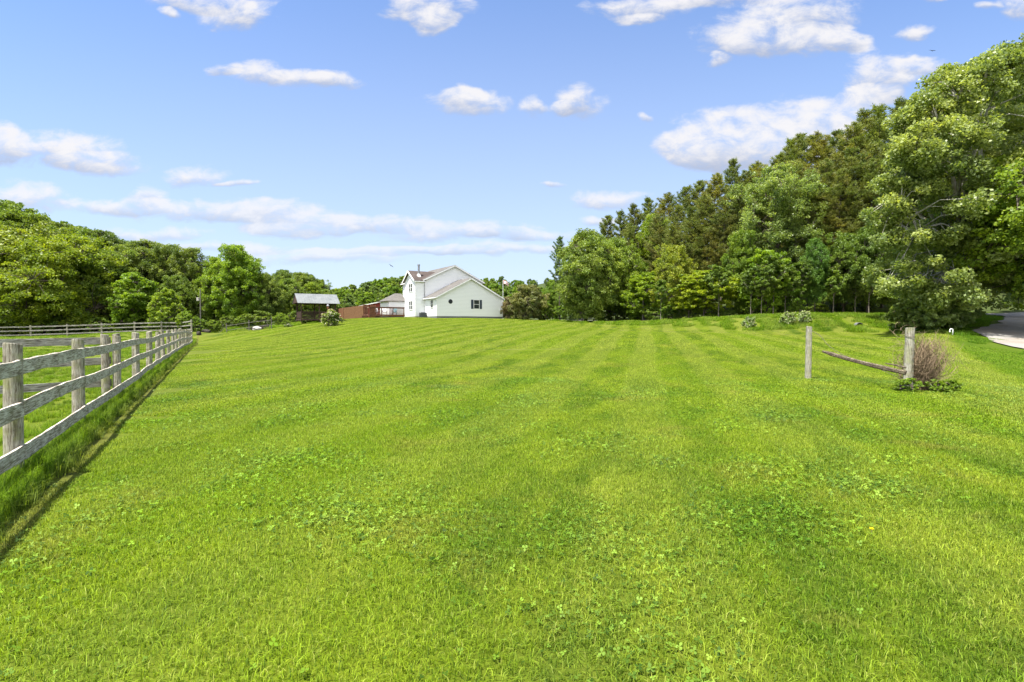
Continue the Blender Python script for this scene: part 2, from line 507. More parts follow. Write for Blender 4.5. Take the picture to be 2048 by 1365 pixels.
M['mound'] = plain('dark_timbers', (0.05, 0.043, 0.032), 0.95, 0.3, 4.0)
M['yellow'] = plain('dandelion_yellow', (0.85, 0.62, 0.01), 0.6, 0.05)


def glass_mat():
    m, T = mat('window_glass'); v = objc(T)
    return finish(m, T, T.mix(T.noise(v, 2.0, 2, 0.5), (0.012, 0.016, 0.018), (0.05, 0.06, 0.06)), 0.08, 0.6)


M['glass'] = glass_mat()


def seam_mat():
    m, T = mat('ribbed_metal_roof'); v = objc(T); n = T.noise(v, 1.5, 4, 0.6)
    return finish(m, T, T.mix(T.rng(n, 0.3, 0.7), (0.14, 0.15, 0.145), (0.21, 0.22, 0.21)), 0.42, 0.5, metal=0.2)


M['seam'] = seam_mat()

# ------------------------------------------------------------------ terrain
CP = []


def cp(px, py, Y): p = P(px, py, Y); CP.append((p.x, p.y, p.z))
def cw(x, y, z): CP.append((x, y, z))


for x, y in ((0, 0), (-6, 2), (6, 2), (0, 8), (-10, 10), (10, 10), (-5, -12), (8, -12), (-20, -5), (20, -5), (0, 16), (-8, 20), (9, 17), (-22, 20), (-14, 26), (16, 12), (-40, 20), (-30, -15), (30, -15), (-60, 10), (-45, 45), (-60, 58), (-36, 62), (-75, 60)): cw(x, y, 0.0)
cw(-33, 52, -0.15)
cw(0, 28, 0.28); cw(-12, 38, 0.45); cw(3, 42, 0.95); cw(-8, 54, 1.55); cw(14, 30, 0.42); cw(16, 42, 0.85)
for a in ((870, 637, 73), (1005, 638, 77), (735, 637, 80), (690, 639, 76), (660, 645, 66), (610, 651, 62), (560, 657, 60), (500, 662, 60), (400, 664, 60), (450, 662, 64),
          (1060, 640, 75), (1120, 643, 72), (1180, 646, 68), (1240, 650, 62), (1370, 656, 53), (1500, 660, 47), (1640, 663, 43), (1750, 665, 41), (1890, 668, 35.5),
          (1250, 643.5, 67), (1380, 641, 57), (1500, 637.5, 51), (1640, 637, 47), (1750, 636, 45.5), (1860, 643, 42),
          (1965, 676, 34), (1986, 655, 39), (2012, 643, 44), (1986, 632, 51), (2048, 705, 27)): cp(*a)
for x, y, z in ((36, 20, 0.2), (45, 5, 0.0), (60, 20, 1.0), (42, 33, 0.95), (50, 40, 1.6), (10, 82, 2.3), (18, 72, 2.2), (28, 59, 2.35), (40, 56, 2.4), (54, 56, 2.55), (72, 58, 3.5),
                (22, 82, 3.0), (36, 70, 3.6), (50, 66, 4.5), (70, 72, 9), (38, 90, 9), (60, 95, 14), (85, 85, 16), (25, 105, 6), (50, 125, 18), (90, 120, 24), (120, 80, 22), (110, 40, 12), (150, 150, 34), (80, 170, 30), (30, 150, 8),
                (-12, 90, 2.8), (-25, 92, 2.6), (0, 110, 2.5), (-20, 130, 2.0), (0, 165, 5), (-50, 170, 4.0), (30, 210, 20), (0, 220, 15), (-40, 220, 10), (-75, 230, 6), (0, 300, 22), (60, 300, 34), (-80, 320, 12),
                (-44, 72, 0.8), (-58, 74, 0.3), (-78, 76, 0.2), (-50, 92, 3.0), (-70, 95, 5.0), (-95, 90, 8.0), (-120, 110, 16), (-80, 130, 10), (-60, 130, 4), (-120, 60, 4), (-110, 20, 1), (-150, 150, 22),
                (0, -60, -0.5), (60, -60, -0.5), (-60, -60, -0.5), (-35, 80, 1.4), (-35, 105, 2.4)): cw(x, y, z)
CPA = np.array(CP, float)


def tps_fit(pts, lam=0.4):
    n = len(pts); s = 50.0
    X = pts[:, :2] / s
    d = np.sqrt(((X[:, None] - X[None]) ** 2).sum(-1))
    K = np.where(d > 0, d ** 2 * np.log(d + 1e-12), 0) + np.eye(n) * lam * 1e-3
    A = np.zeros((n + 3, n + 3)); A[:n, :n] = K; A[:n, n] = 1; A[:n, n + 1:] = X; A[n, :n] = 1; A[n + 1:, :n] = X.T
    b = np.zeros(n + 3); b[:n] = pts[:, 2]
    return X, np.linalg.solve(A, b), s


TX, TW, TS = tps_fit(CPA)


def tps(x, y):
    x = np.asarray(x, float); y = np.asarray(y, float); sh = x.shape
    q = np.stack([x.ravel(), y.ravel()], 1) / TS
    out = np.empty(len(q))
    for i in range(0, len(q), 20000):
        c = q[i:i + 20000]
        d2 = ((c[:, None] - TX[None]) ** 2).sum(-1)
        out[i:i + 20000] = (0.5 * d2 * np.log(d2 + 1e-12)) @ TW[:-3] + TW[-3] + c @ TW[-2:]
    return out.reshape(sh)


def gfun(x, y):
    x = np.asarray(x, float); y = np.asarray(y, float)
    z = tps(np.clip(x, -150, 150), np.clip(y, -60, 330))
    # far away: gently rolling wooded hills
    d = np.maximum(np.maximum(np.abs(x) - 140, y - 300), np.maximum(-50 - y, 0))
    f = np.clip(d / 60, 0, 1); f = f * f * (3 - 2 * f)
    far = 10 + 7 * np.sin(x / 170 + 1.0) * np.cos(y / 210)
    return z * (1 - f) + far * f


def gz(x, y): return float(gfun(np.array([x]), np.array([y]))[0])


PXK = [-900, 0, 385, 450, 560, 600, 640, 680, 735, 870, 1005, 1100, 1240, 1500, 1750, 1890, 1965, 2048, 2300, 3200]
YMX = [62, 63.5, 64, 62.5, 61, 63, 68, 76, 82, 84, 82, 73.5, 61.5, 46.5, 41, 36, 33, 26, 19, 8]


def lawn_limit(x, y):
    px = 1024 + 1024 * x / np.maximum(y, 0.5)
    return np.interp(px, PXK, YMX)


def axis(lo, hi, step, far, grow=1.22):
    a = list(np.arange(lo, hi + 1e-6, step)); s = step; v = hi
    while v < far: s *= grow; v += s; a.append(v)
    s = step; v = lo
    while v > -far: s *= grow; v -= s; a.insert(0, v)
    return np.array(a)


gx = axis(-90, 90, 1.0, 2500); gy = axis(-12, 130, 1.0, 2500)
GX, GY = np.meshgrid(gx, gy)
GZ = gfun(GX, GY)
nx, ny = len(gx), len(gy)
Vt = np.stack([GX.ravel(), GY.ravel(), GZ.ravel()], 1)
ii = (np.arange(ny - 1)[:, None] * nx + np.arange(nx - 1)[None]).ravel()
Ft = np.stack([ii, ii + 1, ii + 1 + nx, ii + nx], 1)
edge = lawn_limit(GX, GY)
pxg = 1024 + 1024 * GX / np.maximum(GY, 0.5)
margin = np.interp(pxg, [0, 450, 640, 680, 1000, 1100, 1240, 1960, 2048, 3000], [4, 3, 3, 30, 30, 12, 16, 24, 30, 40])
wild = np.clip((GY - edge - margin) / 3, 0, 1)
wild = np.where((GY > 0) & (np.abs(GX) < 140), wild, np.clip((np.hypot(GX, GY) - 100) / 30, 0, 1))
me = np_mesh('ground', Vt, Ft, M['ground'], True, {'wild': wild.ravel()})
ground = bpy.data.objects.new('ground', me); link(ground); tag(ground, kind='structure')


def cr(pts, n=8):
    """Catmull-Rom through points"""
    pts = [np.array(p, float) for p in pts]; o = []
    q = [2 * pts[0] - pts[1]] + pts + [2 * pts[-1] - pts[-2]]
    for i in range(1, len(q) - 2):
        for k in range(n):
            t = k / n
            o.append(0.5 * ((2 * q[i]) + (-q[i - 1] + q[i + 1]) * t + (2 * q[i - 1] - 5 * q[i] + 4 * q[i + 1] - q[i + 2]) * t * t + (-q[i - 1] + 3 * q[i] - 3 * q[i + 1] + q[i + 2]) * t ** 3))
    o.append(q[-2]); return np.array(o)


def ribbon(name, pts, width, lift, material, cross=6, wob=0.25, seed=0):
    c = cr(pts, 12); d = np.gradient(c, axis=0); d /= np.linalg.norm(d, axis=1)[:, None]
    nrm = np.stack([d[:, 1], -d[:, 0]], 1); r = rg(seed)
    w = width * 0.5 + np.convolve(r.normal(0, wob, len(c)), [.3, .4, .3], 'same')
    w2 = width * 0.5 + np.convolve(r.normal(0, wob, len(c)), [.3, .4, .3], 'same')
    V = []
    for k in range(cross + 1):
        t = k / cross
        q = c + nrm * (-w2 * (1 - t) + w * t)[:, None]
        V.append(np.stack([q[:, 0], q[:, 1], gfun(q[:, 0], q[:, 1]) + lift], 1))
    V = np.array(V).transpose(1, 0, 2).reshape(-1, 3); m = cross + 1
    i = (np.arange(len(c) - 1)[:, None] * m + np.arange(cross)[None]).ravel()
    me = np_mesh(name, V, np.stack([i, i + 1, i + 1 + m, i + m], 1), material, True)
    o = bpy.data.objects.new(name, me); link(o); tag(o, kind='structure')
    return c


ROAD_A = [(2, 90), (9, 81), (18, 71), (27, 60.5), (39, 56.5), (54, 56), (75, 58), (110, 62)]
ROAD_B = [(38, 3), (32.5, 15), (30.5, 26), (34.6, 34.0), (39.3, 38), (44.5, 42.8), (50.2, 48.8), (52.5, 55.5)]
ca = ribbon('road', ROAD_A, 4.2, 0.05, M['road'], seed=3)
cb = ribbon('driveway', ROAD_B, 5.2, 0.065, M['road'], cross=8, seed=4)
cd = np.concatenate([ca, cb])


def road_dist(x, y):
    """how far outside the road edges"""
    x = np.asarray(x, float).ravel(); y = np.asarray(y, float).ravel()
    a = np.sqrt(((np.stack([x, y], 1)[:, None] - ca[None]) ** 2).sum(-1)).min(1) - 2.0
    b = np.sqrt(((np.stack([x, y], 1)[:, None] - cb[None]) ** 2).sum(-1)).min(1) - 2.5
    return np.minimum(a, b)


# ------------------------------------------------------------------ grass
def blade_tile(seed, size, n, h0, h1, w, lean=0.5, curl=True, keep=None):
    r = rg(seed)
    x = r.uniform(-size / 2, size / 2, n); y = r.uniform(-size / 2, size / 2, n)
    x += 0; hgt = r.uniform(h0, h1, n) * (0.75 + 0.5 * r.random(n))
    az = r.uniform(0, 2 * np.pi, n); ln = np.abs(r.normal(0, lean, n)) + 0.12
    wd = w * r.uniform(0.6, 1.3, n)
    fa = az + np.pi / 2 + r.normal(0, 0.5, n)
    dx, dy = np.cos(az), np.sin(az); sx, sy = np.cos(fa) * wd / 2, np.sin(fa) * wd / 2
    z0 = np.full(n, -0.01)
    b1 = np.stack([x - sx, y - sy, z0], 1); b2 = np.stack([x + sx, y + sy, z0], 1)
    mx, my, mz = x + dx * hgt * ln * 0.35, y + dy * hgt * ln * 0.35, hgt * 0.6
    m1 = np.stack([mx - sx * .8, my - sy * .8, mz], 1); m2 = np.stack([mx + sx * .8, my + sy * .8, mz], 1)
    tz = hgt * (1.0 - 0.35 * np.minimum(ln, 1.6))
    t1 = np.stack([x + dx * hgt * ln * 1.1 - sx * .12, y + dy * hgt * ln * 1.1 - sy * .12, tz], 1)
    t2 = np.stack([x + dx * hgt * ln * 1.1 + sx * .12, y + dy * hgt * ln * 1.1 + sy * .12, tz], 1)
    V = np.stack([b1, b2, m1, m2, t1, t2], 1).reshape(-1, 3)
    k = np.arange(n)[:, None] * 6
    Fq = np.concatenate([k + np.array([[0, 1, 3, 2]]), k + np.array([[2, 3, 5, 4]])])
    tint = np.repeat(r.random(n), 6)
    return V, Fq, tint


def clover_tile(seed, size, n, h=0.035, lr=0.011):
    r = rg(seed); cx = r.normal(0, size * 0.28, n); cy = r.normal(0, size * 0.28, n); z = r.uniform(0.6, 1.25, n) * h
    V = []; tint = []; Fq = []
    az0 = r.uniform(0, 6.28, n); tl = r.normal(0, 0.35, (n, 2)); q = r.random(n)
    L = lr * r.uniform(0.7, 1.4, n)
    for k in range(3):
        a = az0 + k * 2.094; dx, dy = np.cos(a), np.sin(a); px, py = -dy, dx
        def pt(u, v):
            X = dx * u * L + px * v * L; Y = dy * u * L + py * v * L
            return np.stack([cx + X, cy + Y, z + X * tl[:, 0] + Y * tl[:, 1] + 0.15 * abs(v) * L], 1)
        b = sum(len(v) for v in V)
        V.append(np.stack([pt(0, 0), pt(1.0, .75), pt(1.7, 0.3), pt(1.7, -0.3), pt(1.0, -.75)], 1).reshape(-1, 3))
        Fq.append(b + np.arange(n)[:, None] * 5 + np.arange(5)[None]); tint.append(np.repeat(q, 5))
    return np.concatenate(V), np.concatenate(Fq), np.concatenate(tint)


def src(name, data, m):
    V, Fq, t = data
    return bpy.data.objects.new(name, np_mesh(name, V, Fq, m, False, {'tint': t}))


def scatter(name, sources, pts, rot, scl, idx):
    me = bpy.data.meshes.new(name); me.vertices.add(len(pts)); me.vertices.foreach_set('co', np.asarray(pts, np.float32).ravel())
    a = me.attributes.new('rot', 'FLOAT_VECTOR', 'POINT'); a.data.foreach_set('vector', np.asarray(rot, np.float32).ravel())
    a = me.attributes.new('scl', 'FLOAT', 'POINT'); a.data.foreach_set('value', np.asarray(scl, np.float32))
    a = me.attributes.new('idx', 'INT', 'POINT'); a.data.foreach_set('value', np.asarray(idx, np.int32))
    me.update()
    o = bpy.data.objects.new(name, me); link(o)
    g = bpy.data.node_groups.new(name, 'GeometryNodeTree')
    g.interface.new_socket('Geometry', in_out='INPUT', socket_type='NodeSocketGeometry')
    g.interface.new_socket('Geometry', in_out='OUTPUT', socket_type='NodeSocketGeometry')
    gi = g.nodes.new('NodeGroupInput'); go = g.nodes.new('NodeGroupOutput'); jn = g.nodes.new('GeometryNodeJoinGeometry')

    def attr(nm, dt):
        n = g.nodes.new('GeometryNodeInputNamedAttribute'); n.data_type = dt; n.inputs[0].default_value = nm
        return n.outputs[0]
    ar, as_, ai = attr('rot', 'FLOAT_VECTOR'), attr('scl', 'FLOAT'), attr('idx', 'INT')
    for k, s in enumerate(sources):
        oi = g.nodes.new('GeometryNodeObjectInfo'); oi.inputs['Object'].default_value = s; oi.inputs['As Instance'].default_value = True
        cmp = g.nodes.new('FunctionNodeCompare'); cmp.data_type = 'INT'; cmp.operation = 'EQUAL'
        ins = [i for i in cmp.inputs if i.type == 'INT']
        g.links.new(ai, ins[0]); ins[1].default_value = k
        ip = g.nodes.new('GeometryNodeInstanceOnPoints')
        g.links.new(gi.outputs[0], ip.inputs['Points']); g.links.new(cmp.outputs[0], ip.inputs['Selection'])
        g.links.new(oi.outputs['Geometry'], ip.inputs['Instance']); g.links.new(ar, ip.inputs['Rotation']); g.links.new(as_, ip.inputs['Scale'])
        g.links.new(ip.outputs[0], jn.inputs[0])
    g.links.new(jn.outputs[0], go.inputs[0])
    md = o.modifiers.new('scatter', 'NODES'); md.node_group = g
    return o


def tile_rot(x, y, rz):
    """euler angles lying on the slope, then turned"""
    e = 0.6
    sx = (gfun(x + e, y) - gfun(x - e, y)) / (2 * e); sy = (gfun(x, y + e) - gfun(x, y - e)) / (2 * e)
    out = np.zeros((len(x), 3))
    for i in range(len(x)):
        n = Vector((-sx[i], -sy[i], 1)).normalized()
        q = Vector((0, 0, 1)).rotation_difference(n).to_matrix() @ Matrix.Rotation(rz[i], 3, 'Z')
        out[i] = q.to_euler()
    return out


def grid_pts(step, cond, x0=-75, x1=60, y0=-2, y1=90, seed=1, jit=.02):
    r = rg(seed)
    X, Y = np.meshgrid(np.arange(x0, x1, step), np.arange(y0, y1, step))
    x = X.ravel() + r.uniform(-jit, jit, X.size) * step; y = Y.ravel() + r.uniform(-jit, jit, X.size) * step
    k = cond(x, y); return x[k], y[k]


FK, FX0 = 0.585, 1.98       # near fence line: x = -(FX0 + FK*y)
HOUSE_ANG = math.atan2(.53, .848); HU = np.array([.848, .53]); HV = np.array([-.53, .848]); HP = np.array([-10.84, 74.0])


def house_uv(x, y):
    d = np.stack([x, y], -1) - HP; return d @ HU, d @ HV


def lawn_ok(x, y, pad=0.0):
    u, v = house_uv(x, y)
    inside = (u > -0.2 - pad) & (u < 11.2 + pad) & (v > -0.1 - pad) & (v < 16)
    inside |= (u > -7.3) & (v > 4.4 - pad) & (v < 17)
    frus = np.abs(x) < 1.06 * y + 6
    return (y < lawn_limit(x, y)) & frus & ~inside & (road_dist(x, y) > 0.5 + pad)


def fence_side(x, y): return x + FX0 + FK * y      # negative: paddock side


near = [src('turf_near', blade_tile(20 + i, 1.04, 7000, 0.020, 0.048, 0.0038, 0.80), M['blade']) for i in range(3)]
midt = [src('turf_mid', blade_tile(30 + i, 2.06, 10500, 0.022, 0.042, 0.009, 0.95), M['blade']) for i in range(2)]
fart = [src('turf_far', blade_tile(40 + i, 4.1, 12500, 0.022, 0.040, 0.022, 1.1), M['blade']) for i in range(2)]
clv = [src('clover_clump', clover_tile(50 + i, 0.75, (60, 110, 160)[i], 0.030, 0.0075), M['clover']) for i in range(3)]
tuft = [src('tall_tuft', blade_tile(60 + i, 0.5, 420, 0.13, 0.30, 0.007, 0.5), M['tall']) for i in range(3)]
tuftf = [src('rough_tuft', blade_tile(70 + i, 1.6, 700, 0.16, 0.42, 0.022, 0.5), M['tall']) for i in range(2)]

S_p, S_r, S_s, S_i = [], [], [], []


def put_tiles(x, y, choices, smin, smax, seed, base=0, square=False):
    r = rg(seed); n = len(x)
    S_p.append(np.stack([x, y, gfun(x, y)], 1)); S_r.append(tile_rot(x, y, r.integers(0, 4, n) * (math.pi / 2) + r.normal(0, .03, n) if square else r.uniform(0, 6.28, n)))
    S_s.append(r.uniform(smin, smax, n)); S_i.append(base + r.integers(0, choices, n))


x, y = grid_pts(1.0, lambda x, y: (np.hypot(x, y) < 10.5) & (np.abs(x) < 1.1 * y + 5) & (y > 0.4) & (fence_side(x, y) > 0.2), -12, 12, 0, 11, 5); put_tiles(x, y, 3, 1.0, 1.02, 1, 0, True)
x, y = grid_pts(2.0, lambda x, y: lawn_ok(x, y, .3) & (np.hypot(x, y) >= 9.6) & (np.hypot(x, y) < 28) & (fence_side(x, y) > 0.3), seed=6); put_tiles(x, y, 2, 1.0, 1.02, 2, 3, True)
x, y = grid_pts(4.0, lambda x, y: lawn_ok(x, y, .9) & (np.hypot(x, y) >= 26) & (fence_side(x, y) > 1.0), seed=7); put_tiles(x, y, 2, 1.0, 1.02, 3, 5, True)
r = rg(77)
x = r.uniform(-12, 14, 3600); y = 1.2 + 14 * r.random(3600) ** 1.25
fn = np.sin(x * 1.3 + 2 * np.sin(y * .9)) + np.sin(y * 1.7 + 1.5 * np.sin(x * .8 + 1)) + r.normal(0, 1.5, 3600)
k = (fn > 1.1) & (np.abs(x) < 1.08 * y + 1) & (fence_side(x, y) > .3); x, y = x[k], y[k]
put_tiles(x, y, 3, 0.7, 1.35, 8, 7)
o = scatter('lawn_grass', near + midt + fart + clv, np.concatenate(S_p), np.concatenate(S_r), np.concatenate(S_s), np.concatenate(S_i))
tag(o, 'mown bright green lawn turf with clover patches across the whole yard', 'grass', kind='stuff')

# longer grass: the paddock, the unmown strip under the fence, the bank and verges
S_p, S_r, S_s, S_i = [], [], [], []
x, y = grid_pts(0.42, lambda x, y: (fence_side(x, y) < -.2) & (np.hypot(x, y) < 26) & (np.abs(x) < 1.06 * y + 2), -28, 0, 0, 26, 9, .5)
put_tiles(x, y, 3, 0.30, 0.55, 11, 0)
x, y = grid_pts(1.5, lambda x, y: (fence_side(x, y) < -.5) & (np.hypot(x, y) >= 25) & (np.abs(x) < 1.1 * y + 2) & (y < lawn_limit(x, y) + 1), -80, 0, 0, 70, 10, .5)
put_tiles(x, y, 2, 0.3, 0.5, 12, 3)
r = rg(90); n = 1500
y = 1.5 + 52 * r.random(n) ** 1.35; s = r.normal(-.02, 0.10, n); s = np.clip(s, -.3, .22); x = -(FX0 + FK * y) + s
put_tiles(x, y, 3, 0.4, 0.85, 13, 0)
x, y = grid_pts(1.15, lambda x, y: (y > lawn_limit(x, y) - .4) & (y < lawn_limit(x, y) + np.interp(1024 + 1024 * x / np.maximum(y, .5), [1100, 1180, 1400, 1900, 2100], [1, 5, 7, 14, 20])) & (x > 5) & (x < 55) & (road_dist(x, y) > .55), 4, 56, 14, 78, 14, .5)
put_tiles(x, y, 2, 0.42, 0.85, 15, 3)
x, y = grid_pts(1.3, lambda x, y: (y > lawn_limit(x, y) - .3) & (y < lawn_limit(x, y) + 4) & (x < -20) & (x > -70), -70, -20, 55, 75, 16, .5)
put_tiles(x, y, 2, 0.6, 1.15, 17, 3)
r = rg(5); c = []
for t in np.linspace(0, 1, 90):
    q = cb[int(t * (len(cb) - 1))]; c.append((q[0] - 3.3 - r.random() * 1.2, q[1] + r.normal(0, .5)))
c = np.array(c); c = c[(road_dist(c[:, 0], c[:, 1]) > .4) & (c[:, 1] > 31)]
put_tiles(c[:, 0], c[:, 1], 2, 0.3, 0.5, 18, 3)
o = scatter('rough_grass', tuft + tuftf, np.concatenate(S_p), np.concatenate(S_r), np.concatenate(S_s), np.concatenate(S_i))
tag(o, 'longer unmown grass in the paddock, under the rail fence and on the roadside bank', 'grass', kind='stuff')


# ------------------------------------------------------------------ trees
def leaf_quads(C, size, r, upbias=0.6, out=None, outw=0.5, aspect=1.0):
    n = len(C)
    N = r.normal(0, 1, (n, 3)); N /= np.linalg.norm(N, axis=1)[:, None]
    N = N * 0.95 + np.array([0, 0, upbias * .8])
    if out is not None: N += out * outw
    N /= np.linalg.norm(N, axis=1)[:, None] + 1e-9
    A = np.cross(N, r.normal(0, 1, (n, 3))); A /= np.linalg.norm(A, axis=1)[:, None] + 1e-9
    B = np.cross(N, A)
    s = size * r.uniform(0.65, 1.3, n)[:, None]
    fold = N * s * 0.12
    V = np.stack([C - A * s * .55, C + B * s * .42 * aspect + fold - A * s * .08, C + A * s * .6, C - B * s * .42 * aspect + fold - A * s * .08], 1).reshape(-1, 3)
    F4 = np.arange(n * 4).reshape(n, 4)
    return V, F4


class Wood:
    def __init__(s): s.V = []; s.F = []; s.b = 0

    def tube(s, pts, rad, n=6):
        pts = np.asarray(pts, float); rad = np.asarray(rad, float)
        d = np.gradient(pts, axis=0); d /= np.linalg.norm(d, axis=1)[:, None] + 1e-9
        ref = np.array([0.3, 0.9, 0.1]) if abs(d[0][2]) > .8 else np.array([0, 0, 1.0])
        a = np.cross(d, ref); a /= np.linalg.norm(a, axis=1)[:, None] + 1e-9; c = np.cross(d, a)
        th = np.arange(n) * 2 * np.pi / n
        V = pts[:, None] + rad[:, None, None] * (a[:, None] * np.cos(th)[None, :, None] + c[:, None] * np.sin(th)[None, :, None])
        m = len(pts); i = (np.arange(m - 1)[:, None] * n + np.arange(n)[None]); j = (np.arange(m - 1)[:, None] * n + (np.arange(n)[None] + 1) % n)
        s.V.append(V.reshape(-1, 3)); s.F.append(np.stack([i.ravel(), j.ravel(), j.ravel() + n, i.ravel() + n], 1) + s.b); s.b += m * n

    def mesh(s, name, m): return np_mesh(name, np.concatenate(s.V), np.concatenate(s.F), m, True)


def broadleaf(seed, H=12., RW=4.5, cb=0.2, n_cl=230, per=110, ls=0.24, cr_=1.0, peak=0.45, leafm='leafA', barkm='bark', flat=0.62, trunk=0.22, forks=1, lump=0.28, shell=0.5, top=1.0, upb=0.6, limbs=9, droop=0.0, lobes=None):
    """trunk, limbs and a lumpy crown of leaf clumps; returns (wood mesh, crown mesh, H, RW)"""
    r = rg(seed)
    n_cl = int(n_cl * 2.6); per = per * .46
    ph = r.uniform(0, 6.28, 6)

    def env(t, a):
        t = np.clip(t, 0, 1)
        # t<peak widen, then round off to the top
        b = np.where(t < peak, 0.45 + 0.55 * np.sin(t / peak * np.pi / 2), np.cos((t - peak) / (1 - peak + .02) * np.pi / 2) ** (0.62 / top))
        l = 1 + lump * (0.5 * np.sin(2 * a + ph[0] + 3 * t) + 0.5 * np.sin(3 * a + ph[1] - 5 * t) + 0.4 * np.sin(5 * a + ph[2] + 9 * t))
        return RW * np.maximum(b, 0.04) * l
    wood = Wood()
    tk = np.linspace(0, 1, 9); lean = r.normal(0, 0.03 * H, 2)
    tp = np.stack([lean[0] * tk ** 1.6 + 0.012 * H * np.sin(tk * 7 + ph[3]) * tk, lean[1] * tk ** 1.6 + 0.012 * H * np.cos(tk * 6 + ph[4]) * tk, tk * H * 0.9 - 0.3], 1)
    wood.tube(tp, trunk * (1 - tk * 0.93) * (1 + 0.6 * np.exp(-tk * 26)), 8)
    a = r.uniform(0, 6.28, n_cl * 3); t = r.beta(1.25, 1.1, n_cl * 3)
    rho = r.random(n_cl * 3) ** shell
    rad = env(t, a) * rho
    C = np.stack([rad * np.cos(a), rad * np.sin(a), (cb + (1 - cb) * t) * H], 1)
    # thin to an even spread
    NL = max(n_cl // 26, 7); keep = [0]
    C[:, :2] *= .80
    dm = np.linalg.norm(C - C[0], axis=1)
    for _ in range(NL - 1):
        k = int(np.argmax(dm * r.uniform(0.6, 1, len(dm)))); keep.append(k); dm = np.minimum(dm, np.linalg.norm(C - C[k], axis=1))
    LC = C[keep]; rl = (RW * H) ** 0.5 * 0.25 * r.uniform(0.65, 1.3, NL)
    li = r.integers(0, NL, n_cl); dd = r.normal(0, 1, (n_cl, 3)); dd[:, 2] = dd[:, 2] * .8 + .35; dd /= np.linalg.norm(dd, axis=1)[:, None]
    C = LC[li] + dd * (rl[li] * r.uniform(.45, 1.0, n_cl))[:, None] * np.array([1, 1, .9])
    if lobes is not None:
        LB = np.array(lobes, float); wts = LB[:, 3] ** 2; li = r.choice(len(LB), n_cl, p=wts / wts.sum())
        C = LB[li, :3] + dd * (LB[li, 3] * r.uniform(.35, 1.0, n_cl))[:, None]; C[:len(LB)] = LB[:, :3]
    else:
        nf = int(n_cl * .55); a = r.uniform(0, 6.28, nf); t = r.beta(1.2, 1.1, nf); rd = env(t, a) * r.random(nf) ** .4 * .97
        C[-nf:] = np.stack([rd * np.cos(a), rd * np.sin(a), (cb + (1 - cb) * t) * H * .97], 1)
        C[:NL] = LC
    C[:, 2] = np.clip(C[:, 2], .5 * cb * H + .02 * H, H * (.985 if lobes is None else 1.1))
    C[:, 0] += np.interp(C[:, 2], tp[:, 2], tp[:, 0]); C[:, 1] += np.interp(C[:, 2], tp[:, 2], tp[:, 1])
    n_cl = len(C)
    # limbs
    prim = C[:min(limbs * 2, len(C))]; lp = []
    if lobes is not None: prim = np.array([c for c in C[:len(LB)] if c[2] > .32 * H][::2])
    for c in prim:
        hz = max(cb * H * 0.7, min(c[2] - 0.25 * np.hypot(c[0], c[1]) - 0.1 * H, H * .8)); hz = max(hz, 0.08 * H)
        if lobes is not None: hz = float(np.clip(c[2] - 1.0 * np.hypot(c[0], c[1]) - .12 * H, .14 * H, .6 * H))
        p0 = np.array([np.interp(hz, tp[:, 2], tp[:, 0]), np.interp(hz, tp[:, 2], tp[:, 1]), hz])
        mid = (p0 + c) / 2 + np.array([0, 0, 0.05 * H]) + r.normal(0, 0.02 * H, 3)
        q = cr([p0, p0 * .6 + mid * .4 + r.normal(0, .01 * H, 3), mid, c], 3)
        rr = trunk * (0.42 if lobes is None else 0.52) * (1 - hz / H * .6)
        wood.tube(q, rr * (1 - np.linspace(0, 1, len(q)) ** (1 if lobes is None else 1.6)) + .02, 5); lp.append(q)
    LP = np.concatenate(lp)
    for c in C[limbs * 2:]:
        dd = np.linalg.norm(LP - c, axis=1) + 0.6 * np.maximum(LP[:, 2] - c[2], 0); k = int(np.argmin(dd)); p0 = LP[k]
        if np.linalg.norm(c - p0) > 0.2:
            mid = (p0 + c) / 2 + r.normal(0, 0.06 * np.linalg.norm(c - p0), 3) + np.array([0, 0, .04 * H * 0.5])
            wood.tube([p0, mid, c], [0.035 * trunk / .22 + .01, 0.03, 0.012], 4)
    # leaves
    cl_r = cr_ * (RW * H) ** 0.5 * 0.072 * r.uniform(0.6, 1.35, n_cl)
    cnt = np.maximum((per * (cl_r / cl_r.mean()) ** 2).astype(int), 8)
    idx = np.repeat(np.arange(n_cl), cnt); n = len(idx)
    d = r.normal(0, 1, (n, 3)); d /= np.linalg.norm(d, axis=1)[:, None]
    d *= (r.random(n) ** 0.45)[:, None]
    off = d * cl_r[idx][:, None] * np.array([1.12, 1.12, flat + .18])
    off[:, 2] -= droop * (off[:, 0] ** 2 + off[:, 1] ** 2) / (cl_r[idx] + .01)
    L = C[idx] + off
    L[:, 2] = np.maximum(L[:, 2], 0.012 * H)
    axis_ = np.array([0, 0, H * (cb + (1 - cb) * .4)])
    o = L - axis_; o /= np.linalg.norm(o, axis=1)[:, None] + 1e-9
    V, F4 = leaf_quads(L, ls * 1.05, r, upb, o, 0.32)
    if lobes is None: H = float(np.percentile(V[:, 2], 99.9))
    clt = r.random(n_cl); tint = np.clip(0.60 * clt[idx] + 0.60 * r.random(n) - 0.10, 0, 1)
    crown = np_mesh('crown', V, F4, M[leafm], False, {'tint': np.repeat(tint, 4)})
    return wood.mesh('trunk', M[barkm]), crown, H, RW


